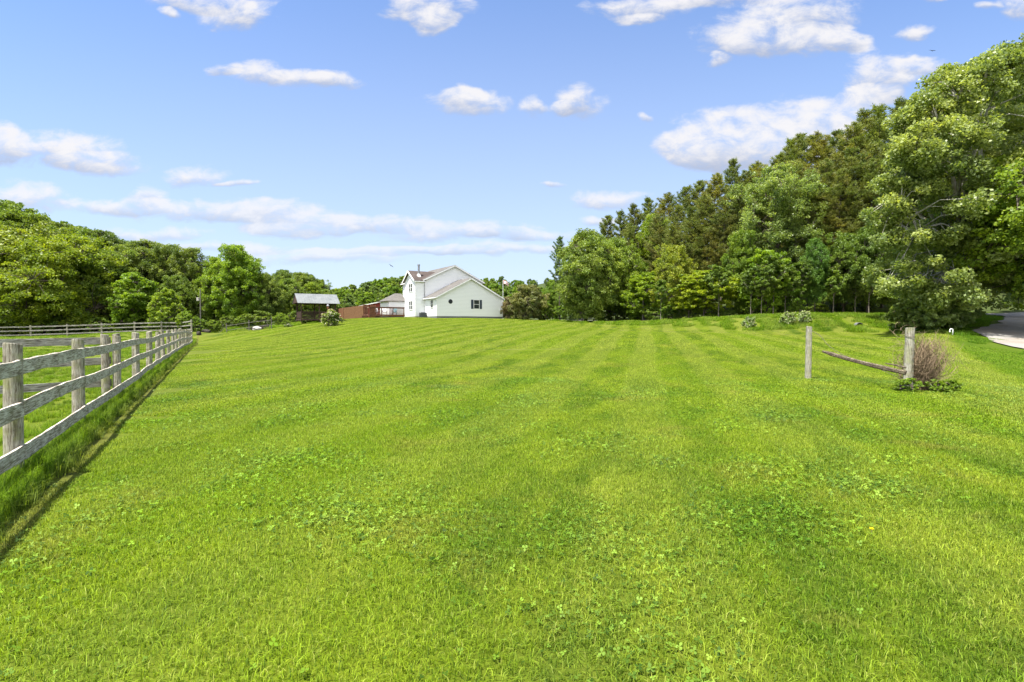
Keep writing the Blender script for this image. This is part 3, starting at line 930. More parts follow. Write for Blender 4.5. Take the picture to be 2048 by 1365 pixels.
def pine(seed, H=22., RW=4.2, bare=0.32, old=0.35):
    r = rg(seed); wood = Wood()
    tk = np.linspace(0, 1, 10)
    tp = np.stack([0.02 * H * np.sin(tk * 3 + seed) * tk, 0.02 * H * np.cos(tk * 2.4 + seed) * tk, tk * H - .3], 1)
    wood.tube(tp, 0.26 * (1 - tk * .95), 7)
    Cs = []; Ol = []; Dr = []
    z = bare * H
    while z < H * 0.985:
        t = (z / H - bare) / (1 - bare)
        Lmax = RW * (0.62 + 0.5 * math.sin(min(t * 2.2, 1.57))) * (1 - t ** 1.9) + 0.26
        nb = r.integers(4, 7); a0 = r.uniform(0, 6.28)
        for k in range(nb):
            if r.random() < 0.13: continue
            a = a0 + k * 6.283 / nb + r.normal(0, .22); L = Lmax * r.uniform(0.35, 1.2)
            up = 0.08 + 0.85 * t * t; p0 = np.array([np.interp(z, tp[:, 2], tp[:, 0]), np.interp(z, tp[:, 2], tp[:, 1]), z])
            dr = np.array([math.cos(a), math.sin(a), 0]); s = np.linspace(0, 1, 6)
            q = p0 + dr * (L * s)[:, None] + np.array([0, 0, 1]) * (L * (up * s - 0.22 * np.sin(s * np.pi) * (1 - t) + 0.12 * s ** 3))[:, None]
            wood.tube(q, np.linspace(0.05, 0.012, 6), 4)
            m = int(4 + L * 11)
            ss = r.uniform(0.34, 1.03, m); w = r.normal(0, 0.22, m) * L * (1.05 - 0.5 * ss)
            base = p0 + dr * (L * ss)[:, None]
            base[:, 2] += L * (up * ss - 0.22 * np.sin(ss * np.pi) * (1 - t) + 0.12 * ss ** 3) + r.normal(0, 0.04, m) + .05
            base += np.array([-dr[1], dr[0], 0]) * w[:, None]
            Cs.append(base); Ol.append(np.clip(r.random() * .5 + old + .5 * (1 - ss) - .25 - 0.35 * t, 0, 1)); Dr.append(np.tile(dr, (m, 1)))
        z += H * (0.031 - 0.016 * t) + r.random() * 0.35
    C = np.concatenate(Cs); O = np.concatenate(Ol); DR = np.concatenate(Dr); n = len(C); kk = 9
    d = r.normal(0, 1, (n, kk, 3)) * np.array([1, 1, .4]) + DR[:, None] * .7 + np.array([0, 0, .75]); d /= np.linalg.norm(d, axis=2)[:, :, None]
    ln = r.uniform(0.24, 0.50, (n, kk, 1)); c0 = C[:, None] + r.normal(0, .06, (n, kk, 3))
    sd = np.cross(d, r.normal(0, 1, (n, kk, 3))); sd /= np.linalg.norm(sd, axis=2)[:, :, None]; wd = 0.036
    V = np.stack([c0 - sd * wd * .5, c0 + sd * wd * .5, c0 + d * ln + sd * wd * .7, c0 + d * ln - sd * wd * .7], 2).reshape(-1, 3)
    N = n * kk; tint = np.repeat(np.clip(np.repeat(r.random(n), kk) * .5 + r.random(N) * .5, 0, 1), 4)
    crown = np_mesh('crown', V, np.arange(N * 4).reshape(N, 4), M['needle'], False, {'tint': tint, 'old': np.repeat(np.repeat(O, kk), 4)})
    return wood.mesh('trunk', M['bark']), crown, H, RW


def shrub(seed, H=2.0, RW=1.3, ncl=70, per=60, ls=0.09, leafm='leafA', cb=0.05, flower=0.0):
    w, c, h, rw = broadleaf(seed, H, RW, cb, ncl, per, ls, 1.0, 0.4, leafm, 'bark', 0.75, 0.05, lump=0.3, shell=.6, limbs=8)
    fl = None
    if flower:
        r = rg(seed + 1000); n = int(flower)
        me_v = np.empty(len(c.vertices) * 3, np.float32); c.vertices.foreach_get('co', me_v); me_v = me_v.reshape(-1, 4, 3).mean(1)
        s = me_v[r.choice(len(me_v), n)]; o = s - np.array([0, 0, H * .4]); o /= np.linalg.norm(o, axis=1)[:, None]
        s = s + o * .08 * H
        V, F4 = leaf_quads(s, 0.10, r, 0.5, o, 1.0)
        fl = np_mesh('blossom', V, F4, M['flower'], False, {'tint': np.repeat(r.random(n), 4)})
    return w, c, h, rw, fl


PR = {
    'round': broadleaf(1, 12, 5.0, 0.14, 260, 165, 0.205, leafm='leafA'),
    'round2': broadleaf(2, 13, 5.2, 0.12, 260, 165, 0.205, leafm='leafA', peak=.5),
    'tall': broadleaf(3, 17, 5.2, 0.16, 300, 165, 0.23, leafm='leafA', peak=.5),
    'tall2': broadleaf(4, 16, 4.6, 0.20, 270, 165, 0.23, leafm='leafC', peak=.55),
    'spread': broadleaf(5, 13, 7.2, 0.06, 360, 190, 0.20, leafm='leafB', peak=.4, flat=.45, lump=.36, droop=.25),
    'spread2': broadleaf(15, 12, 6.6, 0.08, 340, 190, 0.20, leafm='leafA', peak=.45, flat=.45, lump=.36, droop=.25),
    'slender': broadleaf(6, 18, 3.6, 0.42, 120, 170, 0.21, leafm='leafC', peak=.6, lump=.35, trunk=.2),
    'fresh': broadleaf(7, 14, 4.3, 0.08, 260, 165, 0.205, leafm='leafB', peak=.45, lump=.35),
    'small': broadleaf(8, 6.5, 3.1, 0.22, 110, 120, 0.19, leafm='leafB', flat=.4, trunk=.1, lump=.35),
    'small2': broadleaf(9, 7.5, 3.0, 0.10, 130, 110, 0.20, leafm='leafB', flat=.5, trunk=.1, lump=.35),
    'airy': broadleaf(10, 20, 4.9, 0.30, 190, 170, 0.18, leafm='leafS', peak=.55, flat=.45, lump=.4, trunk=.2, limbs=12),
    'sapling': broadleaf(11, 10, 2.0, .52, 60, 130, .19, leafm='leafA', barkm='barkm', trunk=.10, lump=.4, limbs=6),
    'under': broadleaf(12, 4.0, 2.6, 0.02, 90, 100, 0.17, leafm='leafB', flat=.6, trunk=.06),
    'under2': broadleaf(13, 3.2, 2.4, 0.02, 80, 100, 0.17, leafm='leafA', flat=.6, trunk=.06),
    'far': broadleaf(14, 12, 5.2, 0.05, 130, 90, 0.40, leafm='leafA', peak=.45, trunk=.15),
    'far2': broadleaf(16, 13, 4.6, 0.05, 130, 90, 0.40, leafm='leafC', peak=.5, trunk=.15),
    'far3': broadleaf(18, 11, 5.4, 0.05, 130, 90, 0.40, leafm='leafB', peak=.4, trunk=.15),
    'pine': pine(21, 22, 3.6, .34, .24), 'pine2': pine(22, 23, 4.0, .32, .34), 'pine3': pine(23, 21, 3.0, .38, .12), 'pine4': pine(24, 24, 3.4, .45, .30),
}
PR_USED = {}
ORD = "first second third fourth fifth sixth seventh eighth ninth tenth eleventh twelfth thirteenth fourteenth fifteenth sixteenth seventeenth eighteenth nineteenth twentieth twenty-first twenty-second twenty-third twenty-fourth twenty-fifth twenty-sixth twenty-seventh twenty-eighth twenty-ninth thirtieth thirty-first thirty-second thirty-third thirty-fourth thirty-fifth thirty-sixth".split()


def tree(key, px, ytop, Y, name, label, cat='tree', group=None, wf=1.0, tint=(1, 1, 1), X=None, rz=None, sink=0.0, meshes=None):
    """stand a tree so that its top reaches photo row ytop at distance Y"""
    pr = meshes or PR[key]
    wood, crown, H, RW = pr[:4]
    a, b = ray(px, ytop); X = a * Y; zt = CZ + b * Y; zg = gz(X, Y) - sink
    s = max((zt - zg) / H, 0.12)
    r = rg(int(px * 7 + Y * 13 + ytop))
    e = empty(name, (X, Y, zg), rz if rz is not None else r.uniform(0, 6.28), label=label, cat=cat, group=group)
    e.scale = (s * wf, s * wf, s)
    j = r.normal(0, .06, 3)
    for nm, me in (('trunk', wood), ('crown', crown)) + ((('blossom', pr[4]),) if len(pr) > 4 and pr[4] else ()):
        o = bpy.data.objects.new(nm, me); link(o, e)
        if nm == 'crown': o.color = (tint[0] * (1 + j[0]), tint[1] * (1 + j[0] * .8 + j[1] * .4), tint[2] * (1 + j[2]), 1)
    return e


def row(items, phrase, group):
    items = sorted(items, key=lambda q: q[1])
    for i, q in enumerate(items):
        key, px, yt, Y, look, nm = q[:6]; wf = q[6] if len(q) > 6 else 1.0; tint = q[7] if len(q) > 7 else (1, 1, 1)
        tree(key, px, yt, Y, nm, f"{look}, {ORD[i]} from left {phrase}", 'pine' if 'pine' in nm else ('shrub' if 'shrub' in nm else 'tree'), group, wf, tint)


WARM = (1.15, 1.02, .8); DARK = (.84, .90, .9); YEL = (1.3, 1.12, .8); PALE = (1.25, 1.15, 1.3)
# left wood, front edge behind the paddock
row([('spread', -60, 470, 70, 'broad leafy tree', 'broadleaf_tree', 1.1), ('spread2', 40, 455, 72, 'broad yellow-green tree with layered boughs', 'broadleaf_tree', 1.05, WARM),
     ('spread', 135, 470, 71, 'wide light green tree with drooping boughs', 'broadleaf_tree', 1.0, WARM), ('round', 205, 500, 74, 'rounded green tree', 'broadleaf_tree', 1.0),
     ('small2', 268, 545, 70, 'lower dark green tree', 'broadleaf_tree', 1.0, DARK), ('small2', 333, 578, 64, 'small bright tree with pointed crown', 'broadleaf_tree', .95, (1.1, 1.05, 1.1)),
     ('round', 352, 552, 73, 'rounded green tree by the pole', 'broadleaf_tree', .7), ('round2', 402, 560, 76, 'green tree behind the pole', 'broadleaf_tree', .7), ('small', 370, 622, 62.5, 'short bushy tree near the fence end', 'broadleaf_tree', 1.0), ('tall2', 300, 520, 78, 'leafy tree with bare lower trunk', 'broadleaf_tree')],
    'fronting the left wood', 'trees at the front edge of the left wood')
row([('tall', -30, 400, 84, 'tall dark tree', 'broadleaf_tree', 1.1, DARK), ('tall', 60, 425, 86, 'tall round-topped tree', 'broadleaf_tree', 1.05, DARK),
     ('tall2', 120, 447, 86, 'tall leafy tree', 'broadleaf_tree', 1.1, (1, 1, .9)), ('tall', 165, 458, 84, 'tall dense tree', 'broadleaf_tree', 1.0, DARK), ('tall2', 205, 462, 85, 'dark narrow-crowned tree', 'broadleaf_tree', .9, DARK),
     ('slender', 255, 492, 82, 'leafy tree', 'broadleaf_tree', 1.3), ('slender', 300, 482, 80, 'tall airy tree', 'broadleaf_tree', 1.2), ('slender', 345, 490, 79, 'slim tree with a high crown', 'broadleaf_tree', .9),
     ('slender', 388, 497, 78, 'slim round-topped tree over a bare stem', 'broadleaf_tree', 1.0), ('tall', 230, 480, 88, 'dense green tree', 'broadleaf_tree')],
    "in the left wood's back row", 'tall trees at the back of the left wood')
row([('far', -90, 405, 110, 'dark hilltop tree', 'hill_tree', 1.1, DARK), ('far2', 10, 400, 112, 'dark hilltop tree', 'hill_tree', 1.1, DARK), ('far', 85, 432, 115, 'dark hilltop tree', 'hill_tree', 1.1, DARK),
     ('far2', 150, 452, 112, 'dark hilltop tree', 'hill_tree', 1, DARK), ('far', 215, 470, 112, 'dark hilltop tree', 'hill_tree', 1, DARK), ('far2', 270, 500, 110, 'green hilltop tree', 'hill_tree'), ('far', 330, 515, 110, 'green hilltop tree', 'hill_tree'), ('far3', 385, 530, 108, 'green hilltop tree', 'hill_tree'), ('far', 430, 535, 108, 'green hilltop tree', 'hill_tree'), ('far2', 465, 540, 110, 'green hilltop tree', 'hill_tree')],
    'on the left hilltop', 'hilltop trees behind the left wood')
# the group between the paddock and the pavilion
row([('fresh', 432, 515, 76, 'bright narrow tree', 'broadleaf_tree', .8, (1.1, 1.05, 1)), ('fresh', 470, 492, 74, 'tallest bright green tree, climber-clad', 'broadleaf_tree', .85), ('fresh', 497, 510, 76, 'bright green tree with rounded top', 'broadleaf_tree', .85),
     ('round', 530, 548, 76, 'rounded fresh green tree', 'broadleaf_tree', .8), ('round2', 575, 558, 80, 'rounded mid green tree', 'broadleaf_tree', .9), ('fresh', 620, 565, 82, 'fresh green tree behind the pavilion', 'broadleaf_tree', .9),
     ('round', 652, 580, 86, 'low rounded tree behind the pavilion', 'broadleaf_tree', .9), ('tall2', 448, 535, 80, 'dark slender tree', 'broadleaf_tree', .9, DARK)],
    'between paddock and pavilion', 'trees between the paddock and the pavilion')
row([('tall', 540, 552, 104, 'green tree', 'broadleaf_tree', 1.0), ('tall2', 565, 540, 106, 'taller green tree', 'broadleaf_tree', 1.0), ('tall', 595, 545, 104, 'rounded tree', 'broadleaf_tree', .9), ('tall2', 617, 549, 108, 'dull green tree', 'broadleaf_tree', .9),
     ('tall', 643, 560, 108, 'leafy tree', 'broadleaf_tree', .8), ('far2', 495, 545, 108, 'dark green tree', 'broadleaf_tree', 1.0, DARK)],
    'on the skyline behind the pavilion', 'skyline trees behind the pavilion')
r = rg(301)
row([('under' if i % 2 else 'under2', px, yt, Y, lk, 'shrub', 1.1) for i, (px, yt, Y, lk) in enumerate([
    (395, 636, 63, 'low green bush at the fence end'), (425, 640, 64, 'low spreading bush'), (455, 632, 66, 'leafy bush behind the wire frame'), (490, 628, 66, 'leafy bush behind the wire frame'), (525, 622, 66, 'bright bush'), (560, 626, 66, 'bright bush'),
    (590, 622, 69, 'bush beside the pavilion'), (572, 640, 64, 'low bush at lawn edge'), (612, 630, 73, 'bush under the pavilion'), (640, 628, 75, 'bush behind the pavilion')])],
    'below the pavilion', 'bushes between fence end and pavilion')
row([('under' if i % 2 else 'under2', px, 632 + (i * 7) % 13, 68 + i % 3, ('dark bush', 'shaded bush', 'leafy bush')[i % 3], 'shrub', 1.2, DARK) for i, px in enumerate(range(-20, 380, 36))],
    'behind the paddock fence', 'bushes behind the paddock fence')
# far wooded hill beyond the house
for k, (Y, pts) in enumerate([(150, [(668, 590), (700, 588), (735, 585), (770, 588), (805, 586), (985, 582), (1020, 590), (1060, 596), (1090, 590)]),
                              (180, [(655, 585), (690, 580), (722, 575), (752, 573), (785, 572), (815, 570), (962, 570), (990, 568), (1020, 572), (1050, 578), (1082, 574), (1110, 570)]),
                              (215, [(672, 577), (705, 570), (733, 565), (762, 560), (792, 556), (822, 553), (955, 560), (985, 557), (1012, 560), (1040, 561), (1068, 560), (1096, 556), (1125, 552)]),
                              (255, [(690, 574), (745, 562), (775, 556), (805, 553), (850, 556), (900, 560), (972, 556), (1003, 553), (1030, 560), (1060, 558), (1090, 560)])]):
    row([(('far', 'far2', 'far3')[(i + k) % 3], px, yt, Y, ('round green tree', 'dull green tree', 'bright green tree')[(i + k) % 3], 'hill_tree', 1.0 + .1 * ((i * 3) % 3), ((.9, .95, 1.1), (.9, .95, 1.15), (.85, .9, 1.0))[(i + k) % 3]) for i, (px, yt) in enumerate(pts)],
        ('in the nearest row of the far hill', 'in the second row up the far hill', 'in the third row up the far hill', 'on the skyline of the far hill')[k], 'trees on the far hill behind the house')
# maple in front of the right wood
mp = broadleaf(31, 14, 5.0, .06, 430, 170, .19, leafm='leafA', peak=.42, lump=.26, trunk=.24)
tree(None, 1172, 462, 72, 'maple_tree', 'full round maple with dark short trunk standing on the lawn by the roadside bench', 'tree', tint=(1.12, 1.1, 1.35), meshes=mp, wf=.95)
tree('round2', 1222, 478, 76, 'broadleaf_tree', 'leafy tree pressed against the right side of the round maple', 'tree', tint=(1.1, 1.1, 1.2), wf=.8)
tree('pine3', 1120, 474, 80, 'dark_cedar', 'dark ragged cedar poking out behind the left side of the round maple', 'tree', tint=(.7, .9, 1.0), wf=.8)
pk = broadleaf(33, 5.4, 3.3, .06, 200, 120, .15, leafm='leafP', peak=.45, lump=.2, trunk=.12, shell=.4)
tree(None, 1056, 570, 76, 'ornamental_tree', 'rounded reddish-brown ornamental tree beside the right end of the house', 'tree', meshes=pk)
tree(None, 1020, 594, 80, 'ornamental_tree', 'smaller pinkish bush hugging the garage corner', 'shrub', meshes=pk, tint=(1.35, 1.1, 1.3), wf=.8)
row([('under', 1000, 606, 84, 'low green bush', 'shrub'), ('under2', 1090, 606, 78, 'dark rounded bush', 'shrub', 1, DARK), ('fresh', 1105, 560, 92, 'bright green tree', 'broadleaf_tree', .8), ('far3', 1040, 575, 110, 'bright tree behind the pink tree', 'broadleaf_tree', .9),
     ('under', 1118, 612, 80, 'dark bush', 'shrub', 1, DARK), ('round', 1140, 560, 86, 'shaded green tree', 'broadleaf_tree', .9, DARK), ('far2', 985, 578, 112, 'dull green tree', 'broadleaf_tree', .9)],
    'between house and maple', 'plants between the house and the maple')
# right wood: pines on the slope
PN = [(1215, 432, 90, 'pine'), (1240, 425, 92, 'pine3'), (1268, 412, 90, 'pine'), (1300, 398, 92, 'pine3'), (1335, 388, 88, 'pine2'), (1368, 375, 86, 'pine'), (1400, 362, 86, 'pine'), (1432, 350, 82, 'pine2'),
      (1460, 322, 86, 'pine3'), (1488, 345, 78, 'pine2'), (1520, 328, 80, 'pine2'), (1556, 312, 80, 'pine'), (1590, 278, 82, 'pine3'), (1606, 268, 80, 'pine'), (1640, 270, 76, 'pine2'), (1672, 262, 78, 'pine'), (1705, 250, 72, 'pine2'),
      (1735, 226, 74, 'pine'), (1768, 210, 72, 'pine3'), (1800, 206, 76, 'pine'), (1840, 200, 78, 'pine2'), (1890, 190, 80, 'pine'), (1950, 180, 82, 'pine3')]
row([(k, px, yt, Y, {'pine': 'tall green pine', 'pine2': 'tall rust-tinged pine', 'pine3': 'slim tall pine'}[k], 'pine_tree', .95 if k != 'pine2' else 1.1, (1.12, 1.05, .9) if k == 'pine2' else (1, 1, 1)) for px, yt, Y, k in PN],
    'along the right skyline', 'pines along the skyline of the right wood')
row([(('pine', 'pine2', 'pine4')[i % 3], px, yt, Y, ('green pine', 'brownish pine', 'long-stemmed pine')[i % 3], 'pine_tree', 1.0) for i, (px, yt, Y) in enumerate([(1262, 448, 84), (1320, 430, 80), (1358, 412, 77), (1385, 418, 74), (1415, 392, 73), (1445, 405, 71), (1475, 372, 71), (1510, 385, 68), (1595, 330, 69), (1622, 352, 66), (1650, 322, 66), (1680, 340, 64), (1712, 300, 65), (1745, 322, 63), (1770, 290, 64), (1345, 455, 74)])],
    'below the skyline pines', 'pines standing lower in the right wood')
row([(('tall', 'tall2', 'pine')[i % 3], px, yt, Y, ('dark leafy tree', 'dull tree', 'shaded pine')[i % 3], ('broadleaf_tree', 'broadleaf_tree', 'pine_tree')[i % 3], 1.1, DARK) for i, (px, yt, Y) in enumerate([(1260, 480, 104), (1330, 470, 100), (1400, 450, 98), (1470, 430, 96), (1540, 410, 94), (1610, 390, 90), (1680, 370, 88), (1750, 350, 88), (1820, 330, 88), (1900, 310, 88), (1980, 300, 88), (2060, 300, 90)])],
    'deep in the right wood', 'trees deep inside the right wood')
# deciduous edge of the right wood
row([('fresh', 1262, 520, 80, 'leafy green tree', 'broadleaf_tree', .9), ('fresh', 1312, 430, 84, 'bright tall tree among the pines', 'broadleaf_tree', .7, (1.1, 1.1, 1)), ('small2', 1290, 545, 70, 'light green small tree', 'broadleaf_tree', 1.1), ('round', 1345, 492, 68, 'yellow-green tree with layered top', 'broadleaf_tree', .7, YEL),
     ('small', 1378, 548, 63, 'low yellow-green tree', 'broadleaf_tree', 1.0, YEL), ('small', 1408, 540, 62, 'small tree with spreading layered boughs', 'broadleaf_tree', 1.2, YEL), ('fresh', 1480, 462, 63, 'fresh green tree', 'broadleaf_tree', .62, (1.05, 1.05, 1.2)),
     ('airy', 1560, 335, 66, 'pale feathery tall tree in front of the pines', 'broadleaf_tree', .95, (1.0, 1.0, 1.0)), ('small2', 1535, 500, 60, 'slender green tree', 'broadleaf_tree', .8), ('tall2', 1632, 478, 60, 'climber-covered dark green tree', 'broadleaf_tree', .55, (.8, 1.1, .8)),
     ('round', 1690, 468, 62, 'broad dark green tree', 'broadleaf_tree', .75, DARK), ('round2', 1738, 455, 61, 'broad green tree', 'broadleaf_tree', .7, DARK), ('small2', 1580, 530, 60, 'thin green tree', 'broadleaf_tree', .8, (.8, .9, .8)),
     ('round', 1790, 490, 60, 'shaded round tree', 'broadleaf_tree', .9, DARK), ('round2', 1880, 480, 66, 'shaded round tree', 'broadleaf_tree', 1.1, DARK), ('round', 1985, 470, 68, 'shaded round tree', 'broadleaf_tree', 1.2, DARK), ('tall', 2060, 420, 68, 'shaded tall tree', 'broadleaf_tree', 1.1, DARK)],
    'fronting the right wood', 'broadleaf trees at the front edge of the right wood')
row([('sapling', px, yt, Y, 'thin pale-stemmed young tree', 'young_tree', 1.0, DARK) for px, yt, Y in ((1322, 560, 64), (1438, 530, 60), (1503, 535, 58.5), (1524, 545, 58), (1548, 512, 58.5), (1572, 540, 59), (1602, 520, 59), (1668, 540, 59), (1740, 530, 58), (1712, 550, 60))],
    'among the roadside saplings', 'thin young trees at the roadside wood edge')
row([(('under', 'under2')[i % 2], px, yt + (i * 5) % 9, Y, ('low leafy bush', 'low dark bush', 'low fresh green bush')[i % 3], 'shrub', 1.25, ((.9, .95, .9), DARK, (1.05, 1.05, 1))[i % 3]) for i, (px, yt, Y) in enumerate(
    [(1205, 612, 78), (1240, 610, 75), (1275, 606, 72), (1310, 608, 68), (1345, 606, 66), (1385, 606, 64), (1425, 604, 62), (1460, 612, 60.5), (1500, 600, 62), (1545, 605, 62), (1590, 602, 63), (1640, 606, 63), (1690, 600, 63), (1735, 602, 63), (1790, 596, 64), (1850, 592, 66), (1920, 590, 68), (1985, 588, 70), (2050, 584, 70), (1955, 604, 61), (2010, 600, 61.5), (2060, 596, 62), (2100, 590, 62)])],
    'in the undergrowth beyond the road', 'undergrowth bushes beyond the road')
# bare leaning trunks are seen at the foot of the wood; one thin pale pole-like trunk
# hero sycamore and the near tree on the right edge
SYL = []
for (px, py, rp) in ((1995, 140, 58), (1955, 160, 52), (1905, 185, 52), (1862, 232, 48), (1828, 290, 52), (1800, 350, 46), (1788, 400, 48), (1795, 460, 50), (1812, 530, 50), (1856, 330, 70), (1915, 270, 70), (1990, 230, 72),
                     (2062, 300, 75), (1905, 400, 80), (1985, 370, 80), (2060, 420, 75), (1870, 480, 75), (1940, 510, 75), (1840, 590, 42), (1895, 585, 52), (2010, 520, 66), (2080, 190, 62), (2100, 360, 60), (1960, 590, 46), (1798, 305, 44), (1772, 350, 42), (1832, 205, 42), (1872, 162, 42), (1925, 145, 44), (1985, 128, 46), (2030, 135, 48), (1764, 420, 42), (1768, 480, 38), (1775, 560, 42), (1800, 250, 38)):
    x_ = (px - 1925) / 25.6; z_ = (650 - py) / 25.6 + .55; dd_ = math.sqrt(max(0.06, 1 - (x_ / 8.6) ** 2)) * 8.0 * .62
    for q_ in ((-dd_, dd_) if rp < 60 else (-dd_, 0.3, dd_)):
        q2_ = q_ * (.7 + .5 * ((px * 7) % 10) / 10); Y_ = 40 + q2_; a_, b_ = ray(px, py)
        SYL.append((a_ * Y_ - ray(1925, 102)[0] * 40, q2_, CZ + b_ * Y_ - gz(ray(1925, 102)[0] * 40, 40), rp / 25.6 * Y_ / 40))
sy = broadleaf(41, 22, 8.6, .025, 520, 370, .175, cr_=.66, leafm='leafS', barkm='barkp', peak=.46, flat=.6, lump=.34, trunk=.44, shell=.5, limbs=16, upb=.5, lobes=SYL)
tree(None, 1925, 102, 40, 'sycamore_tree', 'huge pale-limbed sycamore with lobed crown standing where the driveway bends', 'tree', meshes=sy, rz=0.0, wf=1.0)
sy2 = (sy[0], sy[1], sy[2], sy[3])
tree(None, 2085, 165, 50, 'sycamore_tree', 'second big sycamore crown cut by the right edge, behind the driveway', 'tree', meshes=sy2, rz=3.2, wf=.8, tint=(.95, 1, .95))
ed = broadleaf(43, 11, 6.0, .24, 360, 190, .165, leafm='leafB', peak=.45, flat=.45, lump=.3, trunk=.2, droop=.2)
tree(None, 2118, 285, 35.5, 'broadleaf_tree', 'bright yellow-green tree reaching in over the driveway from the right edge', 'tree', meshes=ed, rz=0.4, tint=(1.15, 1.1, .9))

# garden shrubs
sh = shrub(51, 2.2, 1.25, 110, 80, .10, 'leafA', flower=650)
e = tree(None, 661, 620, 59, 'flowering_shrub', 'rounded shrub dotted with cream blossom on the slope in front of the pavilion', 'shrub', meshes=sh, tint=(1.1, 1.1, 1.1))
sh2 = shrub(52, 1.0, 1.5, 60, 60, .12, 'leafC', flower=900)
tree(None, 578, 648, 61.5, 'flowering_shrub', 'low white-flowered shrub at the lawn edge below the pavilion', 'shrub', meshes=sh2)
ps = shrub(53, 1.6, 1.0, 60, 60, .11, 'leafS', flower=200)
for px, yt, Y, lb in ((1500, 634, 47.6, 'small pale silvery shrub on the roadside bank, farthest from the post'), (1578, 624, 46.6, 'tall thin pale shrub on the bank just left of the larger pale one'), (1607, 622, 46.2, 'largest pale silvery shrub on the bank above the leaning rail')):
    tree(None, px, yt, Y, 'pale_shrub', lb, 'shrub', 'pale shrubs on the roadside bank', meshes=ps, tint=(1.2, 1.25, 1.9), wf=.9)
bs = shrub(54, 3.0, 2.2, 110, 100, .20, 'leafS')
tree(None, 1880, 585, 38.2, 'leafy_bush', 'dense leafy sprouts around the foot of the sycamore', 'shrub', meshes=bs, wf=1.2)
tree(None, 1830, 600, 39.5, 'leafy_bush', 'low bush spilling onto the bank on the left of the sycamore foot', 'shrub', meshes=bs, wf=1.2)

# ------------------------------------------------------------------ rail fences
def rough_post(name, base, h, r0, parent, seed, square=False, lean=(0, 0), mt=None, **kw):
    r = rg(seed); mb = MB(); n = 14; L = 9; V = []; ph = r.uniform(0, 6.28, 4)
    for i in range(L):
        t = i / (L - 1); z = -0.3 + t * (h + .3)
        for k in range(n):
            a = 2 * math.pi * k / n
            rr = r0 * (1.06 - .1 * t) * (1 + .05 * math.sin(2 * a + ph[0]) + .035 * math.sin(5 * a + ph[1] + t) + .02 * math.sin(9 * a + ph[2])) * (1 + r.normal(0, .008))
            if square: rr *= 0.92 / max(abs(math.cos(a)), abs(math.sin(a))) ** 0.85
            ztop = (0.012 * math.sin(a + ph[3]) if i == L - 1 else 0)
            V.append((base[0] + rr * math.cos(a) + lean[0] * t * h, base[1] + rr * math.sin(a) + lean[1] * t * h, base[2] + z + ztop))
    fs = []
    for i in range(L - 1):
        for k in range(n): a = i * n + k; b = i * n + (k + 1) % n; fs.append((a, b, b + n, a + n))
    fs.append(tuple((L - 1) * n + k for k in range(n)))
    mb.add(V, fs)
    return mb.build(name, mt or M['post'], parent, bevel=0.006, smooth=False, **kw)


def board(name, p0, p1, hh, th, parent, seed, mt, bow=(0, 0), **kw):
    """a fence board between two points, subdivided and slightly warped, lying in its own object space along x"""
    p0 = Vector(p0); p1 = Vector(p1); d = p1 - p0; L = d.length
    ax = d.normalized(); up = Vector((0, 0, 1)); sd = ax.cross(up).normalized(); up = sd.cross(ax)
    r = rg(seed); n = 12; V = []
    e = r.normal(0, 0.004, (n + 1, 4))
    for i in range(n + 1):
        t = i / n; c = 4 * t * (1 - t)
        for j, (a, b) in enumerate(((-1, -1), (1, -1), (1, 1), (-1, 1))):
            V.append((t * L, a * th / 2 + bow[0] * c, b * hh / 2 + bow[1] * c + e[i, j]))
    fs = [(0, 1, 2, 3), tuple(n * 4 + k for k in (3, 2, 1, 0))]
    for i in range(n):
        for k in range(4): a = i * 4 + k; b = i * 4 + (k + 1) % 4; fs.append((a, a + 4, b + 4, b))
    mb = MB(); mb.add(V, fs); o = mb.build(name, mt, parent, bevel=0.003, **kw)
    o.matrix_local = Matrix(((ax.x, sd.x, up.x, p0.x), (ax.y, sd.y, up.y, p0.y), (ax.z, sd.z, up.z, p0.z), (0, 0, 0, 1)))
    return o


fence = empty('rail_fence', (0, 0, 0), label='long weathered white three-rail fence running along the left side of the lawn', cat='fence')
FY = [2.4, 5.22, 7.8, 10.9, 13.7, 16.5, 19.1, 21.6, 24.1, 26.7, 29.3, 31.9, 34.5, 37.1, 39.7, 42.3, 44.9, 47.5, 50.1]
fdir = Vector((-FK, 1, 0)).normalized(); fn_ = Vector((1, FK, 0)).normalized()      # fn_: towards the lawn
r = rg(404)
hts = []
for i, Y in enumerate(FY):
    x = -(FX0 + FK * Y); z = gz(x, Y)
    rad = 0.076 if i != 1 else 0.074
    o_ = r.normal(0, 0.012) if i > 1 else 0
    hj = r.normal(0, .02) if i > 1 else 0
    ht = 1.39 + hj + (0.02 if i == 1 else 0)
    b = Vector((x, Y, z)) - fn_ * (rad + 0.0)
    rough_post('post', b, ht, rad, fence, 500 + i, square=i in (4, 5, 7, 9, 12), lean=(0.02 * r.normal(), 0.01 * r.normal()) if i > 1 else (0.03, 0))
    if i == 3: rough_post('post', Vector((x, Y, z)) + fdir * 0.30 - fn_ * (rad + .02), 1.41, 0.070, fence, 560, square=True)
    if i == 3: rough_post('post', Vector((x, Y, z)) - fdir * 0.02 - fn_ * (rad * 3 + .02), 1.40, 0.075, fence, 561)
    hts.append([z + q + (r.normal(0, .022) if i > 1 else 0) for q in (1.17, .74, .29)])
